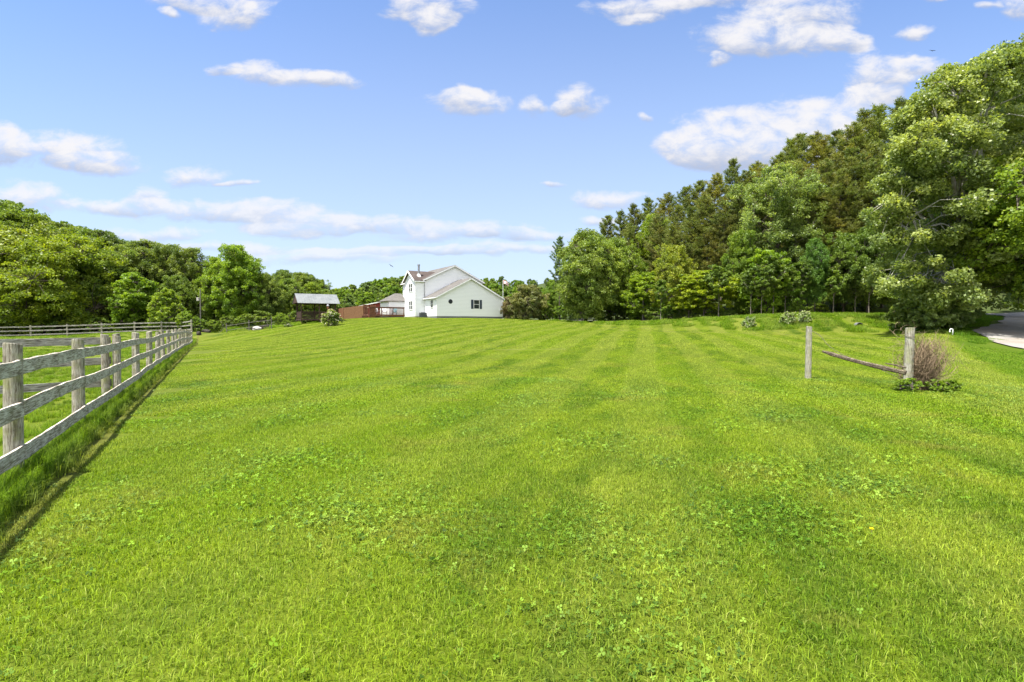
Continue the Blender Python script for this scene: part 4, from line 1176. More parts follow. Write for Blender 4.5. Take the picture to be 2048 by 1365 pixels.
for i in range(len(FY) - 1):
    for k in range(3):
        a = Vector((-(FX0 + FK * FY[i]), FY[i], hts[i][k])) + fn_ * 0.016; b = Vector((-(FX0 + FK * FY[i + 1]), FY[i + 1], hts[i + 1][k])) + fn_ * 0.016
        g = (b - a).normalized() * 0.006
        board('rail', a + g, b - g, 0.15, 0.026, fence, 600 + i * 3 + k, M['rail'], bow=(r.normal(0, .012), r.normal(0, .012)))
# cross fence joining at the doubled post
cf = empty('rail_fence', (0, 0, 0), label='grey three-rail cross fence meeting the white fence at its doubled post', cat='fence')
pj = Vector((-(FX0 + FK * 10.9) - .25, 10.95, 0)); pe = pj + Vector((-9.0, -8.6, 0)).normalized() * 11.2
for k in range(4):
    p = pj.lerp(pe, k / 3 + (0.02 if k == 0 else 0)); p.z = gz(p.x, p.y)
    if k: rough_post('post', p, 1.38, .072, cf, 700 + k, mt=M['post'])
for k in range(3):
    a = pj.lerp(pe, k / 3); b = pj.lerp(pe, (k + 1) / 3)
    for q in (1.27, .84, .38):
        za = q - (0.03 if k else 0); A = Vector((a.x, a.y, gz(a.x, a.y) + za)); B = Vector((b.x, b.y, gz(b.x, b.y) + q - .03))
        off = Vector((.72, -.69, 0)) * .11
        board('rail', A + off, B + off, .145, .028, cf, int(720 + k * 5 + q * 10), M['railend'], bow=(0, -.01))
# far paddock fence
ff = empty('rail_fence', (0, 0, 0), label='distant grey post-and-rail fence across the back of the paddock', cat='fence')
fpx = [-60, -8, 61, 134, 203, 269, 323, 362, 383]; fpY = [56, 57, 58.5, 59.5, 60.5, 61.5, 62, 62.2, 58]
pp = []
for i, (px, Y) in enumerate(zip(fpx, fpY)):
    x = ray(px, 650)[0] * Y; p = Vector((x, Y, gz(x, Y))); pp.append(p)
    rough_post('post', p, 1.42, .085, ff, 800 + i)
for a, b in zip(pp[:-1], pp[1:]):
    for q in (1.22, .78, .32):
        board('rail', a + Vector((0, -.1, q)), b + Vector((0, -.1, q)), .13, .03, ff, int(820 + q * 30), M['railend'])

# ------------------------------------------------------------------ old posts, fallen rail, dead bush
pa = Vector((ray(1617, 700)[0] * 15.2, 15.2, 0)); pa.z = gz(pa.x, pa.y)
pb = Vector((ray(1817, 700)[0] * 12.5, 12.5, 0)); pb.z = gz(pb.x, pb.y)
o = rough_post('wooden_post', (0, 0, 0), 1.56, .084, None, 901, mt=M['greypost'], lean=(.005, 0))
o.location = pa; tag(o, 'lone round grey wooden post standing in the lawn, thin wire hanging from it', 'post')
o = rough_post('wooden_post', (0, 0, 0), 1.53, .099, None, 902, mt=M['greypost'], lean=(.02, 0))
o.location = pb; tag(o, 'thicker round grey wooden post wrapped with wire beside the dead twiggy bush', 'post')
q1 = P(1645, 703, 14.0); q2 = P(1812, 746, 12.35)
mb = MB(); r = rg(9)
pts = [q1.lerp(q2, t) + Vector((0, 0, -.03 * math.sin(t * 3.1))) for t in np.linspace(0, 1, 9)]
for a, b in zip(pts[:-1], pts[1:]): pass
V = []; d = (q2 - q1).normalized(); sd = d.cross(Vector((0, 0, 1))).normalized(); up = sd.cross(d)
for i, p in enumerate(pts):
    w = 0.034 * (1 + r.normal(0, .06)) * (.55 if i == 0 else 1); h = .050 * (1 + r.normal(0, .08)) * (.5 if i == 0 else 1)
    for a, b in ((-1, -.8), (.2, -1.05), (1, -.6), (1.05, .5), (.1, 1), (-.95, .8)): V.append(p + sd * a * w + up * b * h)
fs = [tuple(range(6))[::-1], tuple(48 + k for k in range(6))]
for i in range(8):
    for k in range(6): a = i * 6 + k; b = i * 6 + (k + 1) % 6; fs.append((a, b, b + 6, a + 6))
mb.add(V, fs); mb.tube([q1.lerp(q2, .76) + Vector((0, -.02, .1)), q1.lerp(q2, .88) + Vector((0, 0, .12)), q2 + Vector((0, 0, .12))], [.012, .02, .022], 5)
o = mb.build('fallen_rail', M['oldrail']); tag(o, 'split dark wooden rail slanting down from mid-air to the thicker post', 'fence rail')


def wire(name, pts, rad, label):
    mb = MB(); mb.tube(cr([tuple(p) for p in pts], 6), rad, 5); o = mb.build(name, M['wire']); tag(o, label, 'wire'); return o


wire('wire', [pa + Vector((.09, -.02, 1.42)), P(1640, 672, 15.0), P(1658, 692, 14.6), P(1690, 712, 13.9), P(1750, 735, 13.2), P(1800, 757, 12.6), P(1812, 765, 12.45)], .006, 'thin rusty wire sagging from the lone post towards the thicker post')
ring = [pb + Vector((.02 + .104 * math.cos(a), .104 * math.sin(a), 1.34 + .03 * math.sin(a * 1.0))) for a in np.linspace(0, 6.28, 14)]
wire('wire_loop', ring, .006, 'loop of wire twisted round the top of the thicker post')
# dead bush
tb = MB(); r = rg(19); cx, cy = pb.x + .40, pb.y + .08; z0 = gz(cx, cy)
for i in range(620):
    a = r.uniform(0, 6.28); sp = r.uniform(0, .21); b = Vector((cx + sp * math.cos(a) * .9 - .1, cy + sp * math.sin(a), z0 - .03))
    h = r.uniform(.7, 1.6); out = r.uniform(.0, .20)
    a2 = a + r.normal(0, .9); pts = [b]; cur = b.copy(); dirv = Vector((math.cos(a2) * out * .6, math.sin(a2) * out * .6, 1))
    for k in range(6):
        dirv += Vector((r.normal(0, .42), r.normal(0, .42), r.normal(.10, .14))); dirv += Vector(((cx - cur.x) * 1.5, (cy - cur.y) * 1.5, 0)); dd = dirv.normalized() * h / 6; cur = cur + dd; pts.append(cur.copy())
    tb.tube(pts, list(np.linspace(.0066, .0024, 7)), 3, False)
    if r.random() < .7:
        k = r.integers(2, 5); s = pts[k]; q = [s]
        dv = Vector((r.normal(0, 1), r.normal(0, 1), .5)).normalized()
        for _ in range(3): dv += Vector((r.normal(0, .3), r.normal(0, .3), -.15)); s = s + dv.normalized() * .11; q.append(s)
        tb.tube(q, [.004, .003, .002, .0015], 3, False)
for i in range(22):
    a = r.uniform(-1.2, 1.2); L = r.uniform(.3, .95); b = Vector((cx, cy, z0 + r.uniform(.5, 1.0)))
    pts = [b + Vector((math.cos(a) * L * t, math.sin(a) * L * t, .35 * math.sin(t * 2.6) - .35 * t * t)) for t in np.linspace(0, 1, 8)]
    tb.tube(pts, list(np.linspace(.005, .002, 8)), 3, False)
for i in range(70):
    b = pb + Vector((r.normal(.02, .16), r.normal(0.12, .1), r.uniform(.2, 1.55))); pts = [b]
    dv = Vector((r.normal(0, 1), r.normal(0, .6), r.normal(.2, .7))).normalized()
    for _ in range(4): dv += Vector((r.normal(0, .4), r.normal(0, .4), r.normal(-.1, .2))); b = b + dv.normalized() * .09; pts.append(b)
    tb.tube(pts, [.004, .0035, .003, .0025, .0015], 3, False)
o = tb.build('dead_bush', M['twig']); tag(o, 'tangled leafless brown bush hugging the right side of the thicker post', 'bush')
wd = broadleaf(61, .42, .34, .02, 40, 30, .050, leafm='leafB', flat=.9, trunk=.008, upb=.2)
for dx, dy, s, lb in ((-.15, -.25, 1, 'bright green weeds at the left foot of the thicker post'), (.45, -.3, .9, 'leafy green weeds at the foot of the dead bush'), (.95, -.15, .8, 'straggling weeds to the right of the dead bush')):
    e = empty('weed_clump', (pb.x + dx, pb.y + dy, gz(pb.x + dx, pb.y + dy)), dx * 5, label=lb, cat='weeds', group='weeds around the thicker post')
    e.scale = (s, s * .8, s * .75)
    for nm, me in (('stem', wd[0]), ('foliage', wd[1])):
        q = bpy.data.objects.new(nm, me); link(q, e)
        if nm == 'foliage': q.color = (.9, .95, 1, 1)

# ------------------------------------------------------------------ house
HZ = gz(-10.84, 74.0) + .02
HZ = min(HZ, 2.62)
house = empty('house', (HP[0], HP[1], HZ), HOUSE_ANG, label='white-sided two-storey house with attached gabled garage on the crest of the lawn', cat='house')
fnd = MB(); fnd.box(0.02, 10.98, .02, 4.5, -1.2, .26); fnd.build('foundation', M['block'], house)
fnd = MB(); fnd.box(-1.50, -.0, 4.54, 8.86, -1.2, .28); fnd.box(0.0, 9.8, 4.51, 13.9, -1.2, .2); fnd.box(-2.8, 0, 12.6, 16.9, -1.2, .2); fnd.build('foundation', M['blockl'], house, label='tan block foundation under the two-storey part')
GE, GR, GS = 3.1, 5.92, 0.51
m = MB(); m.prism([(0, .27), (11, .27), (11, GE), (5.5, GR - .08), (0, GE)], 0, 4.49); m.build('garage_wall', M['siding'], house)
m = MB(); m.prism([(0, .21), (9.9, .21), (9.9, 5.9), (4.95, 8.22), (0, 5.9)], 4.5, 14); m.build('main_wall', M['siding'], house)
m = MB(); k = [(4.5, .29), (8.9, .29), (8.9, 5.75), (6.7, 7.2), (4.5, 5.75)]
m.add([(-1.53, y, z) for y, z in k] + [(-.003, y, z) for y, z in k], [(0, 1, 2, 3, 4), (9, 8, 7, 6, 5)] + [(i, 5 + i, 5 + (i + 1) % 5, (i + 1) % 5) for i in range(5)])
m.build('wing_wall', M['siding'], house)
m = MB(); m.box(-2.9, -.002, 12.5, 17, .21, 2.9); m.build('extension_wall', M['siding'], house)


def gable_roof(u0, u1, v0, v1, ze, zr, ov, name, mt, parent=house, rake=True):
    c = (u0 + u1) / 2; sl = (zr - ze) / (c - u0); rf = MB()
    for s in (-1, 1):
        e = (u0 - ov) if s < 0 else (u1 + ov); z = ze - sl * ov
        rf.slab([(c, v0, zr + .1), (e, v0, z + .1), (e, v1, z + .1), (c, v1, zr + .1)], .09)
    ro = rf.build(name, mt, parent)
    tr = MB()
    for s in (-1, 1):
        e = (u0 - ov) if s < 0 else (u1 + ov); z = ze - sl * ov
        tr.bar((c, v0 + .02, zr - .03), (e, v0 + .02, z - .03), .05, .19, up=(0, 0, 1))
        tr.bar((e, v0 + .02, z - .02), (e, v1, z - .02), .12, .14)
    tr.build('fascia', M['white'], ro)
    return ro


gable_roof(0, 11, -.32, 4.48, GE, GR, .34, 'garage_roof', M['shingle'])
gable_roof(0, 9.9, 4.15, 14.2, 5.9, 8.25, .3, 'main_roof', M['shingle'])
rf = MB()
rf.slab([(-1.85, 6.7, 7.32), (2.85, 6.7, 7.32), (0.0, 4.2, 5.68), (-1.85, 4.2, 5.68)], .1)
rf.slab([(-1.85, 6.7, 7.32), (2.85, 6.7, 7.32), (0.0, 9.2, 5.68), (-1.85, 9.2, 5.68)], .1)
ro = rf.build('wing_roof', M['shingleb'], house)
tr = MB(); tr.bar((-1.87, 6.7, 7.2), (-1.87, 4.15, 5.55), .06, .2); tr.bar((-1.87, 6.7, 7.2), (-1.87, 9.25, 5.55), .06, .2); tr.bar((-1.85, 4.2, 5.52), (0, 4.2, 5.52), .1, .13); tr.build('fascia', M['white'], ro)
rf = MB()
rf.slab([(-3.3, 12.2, 2.9), (-.05, 12.2, 2.9), (-.05, 14.6, 4.25), (-1.2, 14.6, 4.25)], .1); rf.slab([(-3.3, 12.2, 2.9), (-1.2, 14.6, 4.25), (-3.3, 17.2, 2.9)], .1)
rf.slab([(-3.3, 17.2, 2.9), (-.05, 17.2, 2.9), (-.05, 14.6, 4.25), (-1.2, 14.6, 4.25)], .1); rf.build('extension_roof', M['shingle'], house)
# corner trims
tr = MB()
for u, v, z0, z1 in ((0, 0, .27, GE - .1), (11, 0, .27, GE - .1), (-1.53, 4.5, .29, 5.6), (-.0, 4.5, 3.1, 5.7), (0, 4.4, .27, 3.0)): tr.box(u - .06, u + .06, v - .06, v + .06, z0, z1)
tr.build('corner_trim', M['white'], house)
tr = MB(); tr.tube([(11.1, .25, GE - .2), (11.1, .2, .1)], .05, 6); tr.tube([(-.08, 4.38, 5.5), (-.08, 4.38, 3.2)], .04, 6); tr.build('downspout', M['metal'], house)


def window(u0, u1, z0, z1, v, face='front', shutters=False, dark=False):
    """framed sash window on the front (v = const) or left (u = const) face"""
    def bx(mb, a0, a1, c0, c1, d0, d1):
        if face == 'front': mb.box(a0, a1, v - d1, v - d0, c0, c1)
        else: mb.box(v - d1, v - d0, a0, a1, c0, c1)
    f = MB(); t = .07
    bx(f, u0 - t, u1 + t, z1, z1 + t, 0.002, .06); bx(f, u0 - t, u1 + t, z0 - t, z0, .002, .07); bx(f, u0 - t, u0, z0, z1, .002, .055); bx(f, u1, u1 + t, z0, z1, .002, .055)
    bx(f, u0, u1, (z0 + z1) / 2 - .025, (z0 + z1) / 2 + .025, .002, .045)
    w = f.build('window', M['white'], house)
    g = MB(); bx(g, u0, u1, z0, z1, .004, .02); g.build('pane', M['glass'], w)
    if shutters:
        for s0, s1 in ((u0 - t - .42, u0 - t - .02), (u1 + t + .02, u1 + t + .42)):
            s = MB(); bx(s, s0, s1, z0 - .05, z1 + .05, .003, .035)
            for q in np.arange(z0 + .02, z1, .12): bx(s, s0 + .05, s1 - .05, q, q + .06, .035, .05)
            s.build('shutter', M['shutter'], house)


# positions from the photograph rows
window(6.03, 6.90, 1.45, 2.72, 0.0, shutters=True)
for z0, z1 in ((4.05, 5.25), (1.35, 2.6)):
    window(5.55, 6.15, z0, z1, -1.53, 'left'); window(6.35, 6.95, z0, z1, -1.53, 'left')
window(1.3, 2.2, 1.55, 2.6, 0.0, 'left')
cw_ = MB()
for k in range(20):
    a0 = 2 * math.pi * k / 20; a1 = 2 * math.pi * (k + 1) / 20
    cw_.bar((2.15 + .29 * math.cos(a0), -.03, 2.42 + .29 * math.sin(a0)), (2.15 + .29 * math.cos(a1), -.03, 2.42 + .29 * math.sin(a1)), .06, .07)
rw = cw_.build('round_window', M['dark'], house)
g = MB(); g.prism([(2.15 + .28 * math.cos(2 * math.pi * k / 20), 2.42 + .28 * math.sin(2 * math.pi * k / 20)) for k in range(20)], -.012, -.003); g.build('pane', M['glass'], rw)
g = MB(); g.box(1.87, 2.43, -.03, -.013, 2.4, 2.44); g.box(2.13, 2.17, -.034, -.014, 2.14, 2.7); g.build('muntin', M['dark'], rw)
ch = MB(); ch.tube([(-.55, 5.5, 6.2), (-.55, 5.5, 8.05)], .15, 12); ch.tube([(-.55, 5.5, 8.02), (-.55, 5.5, 8.2)], .2, 12); c_ = ch.build('chimney_pipe', M['metal'], house)
ch = MB(); ch.tube([(-.55, 5.5, 6.2), (-.55, 5.5, 6.75)], [.42, .2], 12); ch.build('flashing', M['white'], c_)
mt_ = MB(); mt_.box(10.45, 10.75, -.1, -.003, 1.1, 1.5); mt_.build('meter_box', M['white'], house)
# air conditioner
ac = empty('air_conditioner', (0, 0, 0), HOUSE_ANG, label='dark grey air conditioning unit on the ground in the corner of the house', cat='air conditioner')
p = HP + HU * (-1.0) + HV * 3.5; ac.location = (p[0], p[1], HZ - .05)
m = MB(); m.box(0, .95, 0, .95, -.3, .08); m.build('pad', M['block'], ac)
m = MB(); m.box(.05, .9, .05, .9, .085, .9); m.build('casing', M['ac'], ac, bevel=.03)
m = MB(); m.tube([(.475, .475, .905), (.475, .475, .95)], .33, 16); m.build('fan_guard', M['dark'], ac)
m = MB(); [m.box(.03, .92, .03, .92, z, z + .03) for z in np.arange(.16, .82, .1)]; m.build('louvre', M['dark'], ac)

# deck with chairs
deck = empty('deck', (HP[0], HP[1], HZ), HOUSE_ANG, label='raised reddish-brown wooden deck with railing at the left end of the house', cat='deck')
m = MB(); [m.box(u, u + .135, 9.0, 12.3, .60, .64) for u in np.arange(-7.2, -1.6, .145)]; m.build('decking', M['deckwood'], deck)
m = MB(); m.box(-7.22, -1.56, 8.93, 8.99, .36, .63); m.box(-7.26, -7.21, 8.93, 12.3, .36, .63); m.build('rim_board', M['deckwood'], deck)
m = MB(); m.box(-7.15, -1.62, 9.06, 9.09, -.9, .35); m.build('skirt', M['darkwood'], deck)
for u in (-7.1, -5.3, -3.5, -1.75):
    m = MB(); m.box(u - .06, u + .06, 8.86, 8.925, -.9, 1.72); m.build('post', M['deckwood'], deck)
for v in (10.6, 12.2):
    m = MB(); m.box(-7.34, -7.27, v - .06, v + .06, -.9, 1.72); m.build('post', M['deckwood'], deck)
m = MB(); m.box(-7.25, -1.6, 8.84, 8.98, 1.725, 1.77); m.box(-7.36, -7.2, 8.99, 12.3, 1.725, 1.77); m.box(-7.2, -1.6, 8.93, 8.97, .75, .82); m.box(-7.2, -1.6, 8.93, 8.97, 1.55, 1.72); m.build('handrail', M['deckwood'], deck)
for seg in ((-7.0, -5.4), (-5.2, -3.6), (-3.4, -1.85)):
    m = MB(); [m.box(u, u + .045, 8.932, 8.968, .82, 1.55) for u in np.arange(seg[0], seg[1], .16)]; m.build('balusters', M['deckwood'], deck)
m = MB(); m.box(-8.2, -7.4, 9.2, 10.4, .15, .22); m.box(-7.8, -7.4, 9.2, 10.4, .37, .44); m.box(-8.2, -7.4, 9.2, 9.26, -.4, .4); m.build('steps', M['deckwood'], deck)


def chair(u, v, rz, mt, label, group=None):
    p = HP + HU * u + HV * v
    e = empty('garden_chair', (p[0], p[1], HZ + .645), HOUSE_ANG + rz, label=label, cat='chair', group=group)
    m = MB(); [m.box(-.28, .28, y, y + .08, .36 - .06 * i / 5, .39 - .06 * i / 5) for i, y in enumerate(np.arange(-.28, .22, .095))]; m.build('seat', mt, e)
    m = MB()
    for i, x in enumerate(np.linspace(-.26, .26, 6)): m.bar((x, .22, .3), (x * 1.15, .5, 1.02 + .08 * (1 - abs(i - 2.5) / 2.5)), .08, .02, up=(0, 1, 0))
    m.build('backrest', mt, e)
    for s in (-1, 1):
        for y in (-.26, .3):
            m = MB(); m.box(s * .31 - .025, s * .31 + .025, y - .03, y + .03, 0, .58); m.build('leg', mt, e)
        m = MB(); m.box(s * .31 - .06, s * .31 + .06, -.34, .4, .583, .61); m.build('armrest', mt, e)
    return e


chair(-5.6, 10.0, 0.3, M['plastic'], 'white slatted garden chair near the middle of the deck', 'garden chairs on the deck')
chair(-4.4, 10.1, -0.2, M['plastic'], 'white slatted garden chair next to the teal chair, nearer the house', 'garden chairs on the deck')
chair(-2.9, 9.9, -0.5, M['teal'], 'teal slatted garden chair on the deck against the house', 'garden chairs on the deck')

# wooden privacy fence, red barn
pfn = empty('privacy_fence', (0, 0, 0), label='tall solid brown board fence between the pavilion and the deck', cat='fence')


def panel(px0, Y0, px1, Y1, h, mt, parent, name='board_panel', topj=0.0):
    a = Vector((ray(px0, 650)[0] * Y0, Y0, 0)); b = Vector((ray(px1, 650)[0] * Y1, Y1, 0)); n = int((b - a).length / .145); m = MB()
    for i in range(n):
        p = a.lerp(b, i / n); q = a.lerp(b, (i + .93) / n); z = gz(p.x, p.y)
        p.z = q.z = z + h / 2 - .15; m.bar(p, q, .022, h + .3 + .012 * ((i * 7) % 3))
    m.build(name, mt, parent)
    for t in (0, .5, 1):
        p = a.lerp(b, t); z = gz(p.x, p.y); k = MB(); k.box(p.x - .05, p.x + .05, p.y + .03, p.y + .13, z - .4, z + h + .06); k.build('post', mt, parent)


panel(675, 86, 687, 82.5, 2.05, M['cedar'], pfn); panel(687.5, 82.5, 727, 80, 2.05, M['fencewood'], pfn); panel(727.5, 80, 736, 81.5, 2.15, M['cedar'], pfn)
sc2 = empty('wooden_screen', (0, 0, 0), label='short brown board screen with a flat tan top beside the deck steps', cat='screen')
panel(741, 78, 751, 78.4, 1.9, M['cedar'], sc2)
m = MB(); p = P(737, 615, 78); q = P(755, 615, 78.6); m.slab([(p.x, p.y, p.z), (q.x, q.y, p.z), (q.x - .5, q.y + 1.2, p.z + .05), (p.x - .5, p.y + 1.2, p.z + .05)], .07); m.build('top', M['tan'], sc2)
BX = ray(759, 604)[0] * 104; barn = empty('barn', (BX, 104, gz(BX, 104)), 0.12, label='low red barn with shallow gabled roof behind the board fence', cat='barn')
bz = P(759, 604, 104).z - gz(BX, 104)
m = MB(); m.prism([(-5.5, -.5), (5.5, -.5), (5.5, bz - 1.25), (0, bz - .12), (-5.5, bz - 1.25)], 0, 12); m.build('wall', M['red'], barn)
rf = MB()
for s in (-1, 1): rf.slab([(0, -.35, bz), (s * 5.9, -.35, bz - 1.22), (s * 5.9, 12.3, bz - 1.22), (0, 12.3, bz)], .08)
ro = rf.build('roof', M['seam'], barn)
tr = MB(); [tr.bar((0, -.37, bz - .08), (s * 5.9, -.37, bz - 1.3), .05, .16) for s in (-1, 1)]; tr.build('fascia', M['white'], ro)
m = MB(); m.box(-3.6, -3.4, -.2, -.01, bz - 1.6, bz - .9); m.build('lamp', M['white'], barn)

# pavilion on stilts
pav0 = Vector((ray(602, 650)[0] * 65.5, 65.5, 0)); pav0.z = 2.35
pav = empty('pavilion', pav0, HOUSE_ANG, label='dark timber pavilion on stilts with ribbed grey metal roof beside the wood', cat='pavilion')
L_, D_ = 4.35, 3.2; EV, RG = 1.95, 3.2
m = MB(); [m.box(.0, L_, y, y + .135, .0, .04) for y in np.arange(0, D_, .145)]; m.build('floor', M['darkwood'], pav)
m = MB(); m.box(-.04, L_ + .04, -.05, -.005, -.18, .035); m.box(-.045, -.003, 0, D_, -.18, .035); m.box(L_ + .003, L_ + .045, 0, D_, -.18, .035); m.build('rim_beam', M['darkwood'], pav)
for u in (.06, L_ / 2 + .1, L_ - .06):
    for v in (.06, D_ - .06):
        m = MB(); w = pav.matrix_basis @ Vector((u, v, 0)); zg = gz(w.x, w.y) - pav0.z - .3
        m.box(u - .07, u + .07, v - .07, v + .07, zg, EV); m.build('post', M['darkwood'], pav)
for u in (.06, L_ / 2 + .1, L_ - .06):
    for v in (.06, D_ - .06):
        b = MB()
        if u > .5: b.bar((u - .05, v, EV - .55), (u - .55, v, EV - .05), .08, .08)
        if u < L_ - .5: b.bar((u + .05, v, EV - .55), (u + .55, v, EV - .05), .08, .08)
        b.build('brace', M['darkwood'], pav)
m = MB(); m.box(-.2, L_ + .2, -.02, .13, EV + .003, EV + .2); m.box(-.2, L_ + .2, D_ - .13, D_ + .02, EV + .003, EV + .2); m.box(-.06, .06, .135, D_ - .135, EV + .01, EV + .18); m.box(L_ - .06, L_ + .06, .135, D_ - .135, EV + .01, EV + .18)
m.build('roof_beam', M['darkwood'], pav)
rf = MB(); c = D_ / 2
for s in (-1, 1):
    e = c + s * (c + .45); z = EV + .05
    A = Vector((-.45, c, RG + .12)); B = Vector((-.45, e, z + .02)); rf.slab([A, B, B + Vector((L_ + .9, 0, 0)), A + Vector((L_ + .9, 0, 0))], .04)
    for k in range(18):
        q = (L_ + .88) * k / 17; rf.bar(A + Vector((q + .01, 0, .015)), B + Vector((q + .01, 0, .015)), .035, .03)
rf.build('roof', M['seam'], pav)
m = MB(); k = [(c - c - .3, EV + .12), (c + c + .3, EV + .12), (c, RG)]
for u in (-.40, L_ + .37):
    m.add([(u, y, z) for y, z in k] + [(u + .03, y, z) for y, z in k], [(0, 1, 2), (5, 4, 3)] + [(i, 3 + i, 3 + (i + 1) % 3, (i + 1) % 3) for i in range(3)])
m.build('gable_boards', M['darkwood'], pav)
m = MB(); m.box(.13, L_ / 2 + .03, .02, .07, .95, 1.0); m.box(.13, L_ / 2 + .03, .02, .07, .12, .17); [m.box(u, u + .04, .025, .065, .17, .95) for u in np.arange(.18, L_ / 2, .13)]
m.box(L_ / 2 + .17, L_ - .13, .02, .07, .95, 1.0); [m.box(u, u + .11, .025, .065, .12, .95) for u in np.arange(L_ / 2 + .2, L_ - .2, .12)]
m.box(.02, .07, .13, D_ - .13, .95, 1.0); [m.box(.025, .065, v, v + .09, .12, .95) for v in np.arange(.15, D_ - .15, .12)]
m.box(.13, L_ - .13, D_ - .07, D_ - .02, .95, 1.0); [m.box(u, u + .04, D_ - .065, D_ - .025, .12, .95) for u in np.arange(.18, L_ - .2, .13)]
m.build('railing', M['darkwood'], pav)
m = MB(); m.bar((L_ + .1, .6, .0), (L_ + 2.6, .6, -.25), 1.1, .06); m.build('ramp', M['darkwood'], pav)
# chiminea-like lantern post by the pavilion
p = P(656, 628, 64.5); lz = gz(p.x, p.y)
lp_ = empty('garden_lantern', (p.x, p.y, lz), label='small post lantern with pointed cap rising behind the cream-flowered shrub', cat='lantern')
m = MB(); m.tube([(0, 0, -.2), (0, 0, 1.75)], .06, 8); m.build('post', M['darkwood'], lp_)
m = MB(); m.tube([(0, 0, 1.75), (0, 0, 1.8), (0, 0, 2.1), (0, 0, 2.12)], [.06, .14, .14, .1], 8); m.build('lamp_housing', M['cedar'], lp_)
m = MB(); m.tube([(0, 0, 2.12), (0, 0, 2.15), (0, 0, 2.4)], [.2, .19, .03], 8); m.build('cap', M['metal'], lp_)

# thin-railed frame at the left lawn edge
wf_ = empty('wire_fence', (0, 0, 0), label='thin grey two-rail fence section standing alone at the far left lawn edge', cat='fence')
A = [(430, 62), (453, 61), (498, 61), (543, 61)]; pts = []
for px, Y in A:
    x = ray(px, 650)[0] * Y; z = gz(x, Y); pts.append(Vector((x, Y, z)))
for p in pts[1:]:
    m = MB(); m.tube([p + Vector((0, 0, -.2)), p + Vector((0, 0, 1.3))], .045, 7); m.build('post', M['polew'], wf_)
for a, b in zip(pts[1:-1], pts[2:]):
    for h in (1.0, .45):
        m = MB(); m.bar(a + Vector((0, -.07, h)), b + Vector((0, -.07, h)), .03, .05); m.build('rail', M['polew'], wf_)
m = MB(); m.bar(pts[0] + Vector((0, 0, .1)), pts[1] + Vector((0, 0, .95)), .03, .03); m.build('stay_wire', M['polew'], wf_)


def rock(name, p, s, seed, mt, label, cat='rock'):
    import bmesh
    bm = bmesh.new(); bmesh.ops.create_icosphere(bm, subdivisions=3, radius=1); r = rg(seed); ph = r.uniform(0, 6, 6)
    for v in bm.verts:
        c = v.co; k = 1 + .18 * math.sin(3 * c.x + ph[0]) + .15 * math.sin(4 * c.y + ph[1]) + .1 * math.sin(7 * c.z + 5 * c.x + ph[2]) + .05 * math.sin(13 * c.y + ph[3])
        v.co = Vector((c.x * s[0], c.y * s[1], c.z * s[2])) * k
    me = bpy.data.meshes.new(name); bm.to_mesh(me); bm.free(); me.materials.append(mt)
    o = bpy.data.objects.new(name, me); link(o); o.location = p; tag(o, label, cat); return o


def gpt(px, Y, dz=0.0): x = ray(px, 650)[0] * Y; return Vector((x, Y, gz(x, Y) + dz))


rock('boulder', gpt(514, 60.5, .15), (.5, .35, .28), 1, M['stone'], 'pale boulder lying under the thin two-rail fence section')
for i, (a, b, h, lb) in enumerate(((393, 401, .22, 'dark old log lying at the end of the white fence'), (404, 421, .2, 'longer dark log lying just beyond the end of the white fence'))):
    p = gpt(a, 56 + 3 * i); q = gpt(b, 56 + 3 * i); m = MB()
    pts = [p.lerp(q, t) + Vector((0, .1 * math.sin(5 * t), h * .8)) for t in np.linspace(0, 1, 6)]
    m.tube(pts, [h * .85, h, h * 1.05, h, h * .95, h * .8], 10); m.build('log', M['mound'], None, label=lb, cat='log', group='logs at the fence end')
# low timbers under the thin fence
m = MB(); a = gpt(484, 62.2, .1); b = gpt(545, 62.2, .1); m.bar(a, b, .3, .28); m.bar(a + Vector((.4, .32, .24)), b + Vector((-.6, .32, .24)), .26, .24)
m.build('timber_stack', M['mound'], None, bevel=.02, label='dark stacked timbers along the lawn edge behind the pale boulder', cat='timbers')


def pole(px, y0, Y, rad, label, box=None):
    top = P(px, y0, Y); zg = gz(top.x, top.y)
    e = empty('utility_pole', (top.x, top.y, zg), label=label, cat='pole'); h = top.z - zg
    m = MB(); m.tube([(0, 0, -.3), (0, 0, h * .5), (.02, 0, h)], [rad, rad * .9, rad * .75], 9); m.build('pole', M['polew'], e)
    if box:
        m = MB(); m.box(-.40, -.12, -.15, .12, h * box, h * box + .42); m.build('equipment_box', M['stone'], e, bevel=.03)
        m = MB(); m.box(-.12, 0, -.03, .03, h * box + .2, h * box + .26); m.build('bracket', M['metal'], e)


pole(400, 578, 64, .07, 'grey wooden pole with a pale box, standing before the left wood', .72)
pole(1286, 588, 69, .09, 'thin pale pole standing in front of the bushes beyond the road')
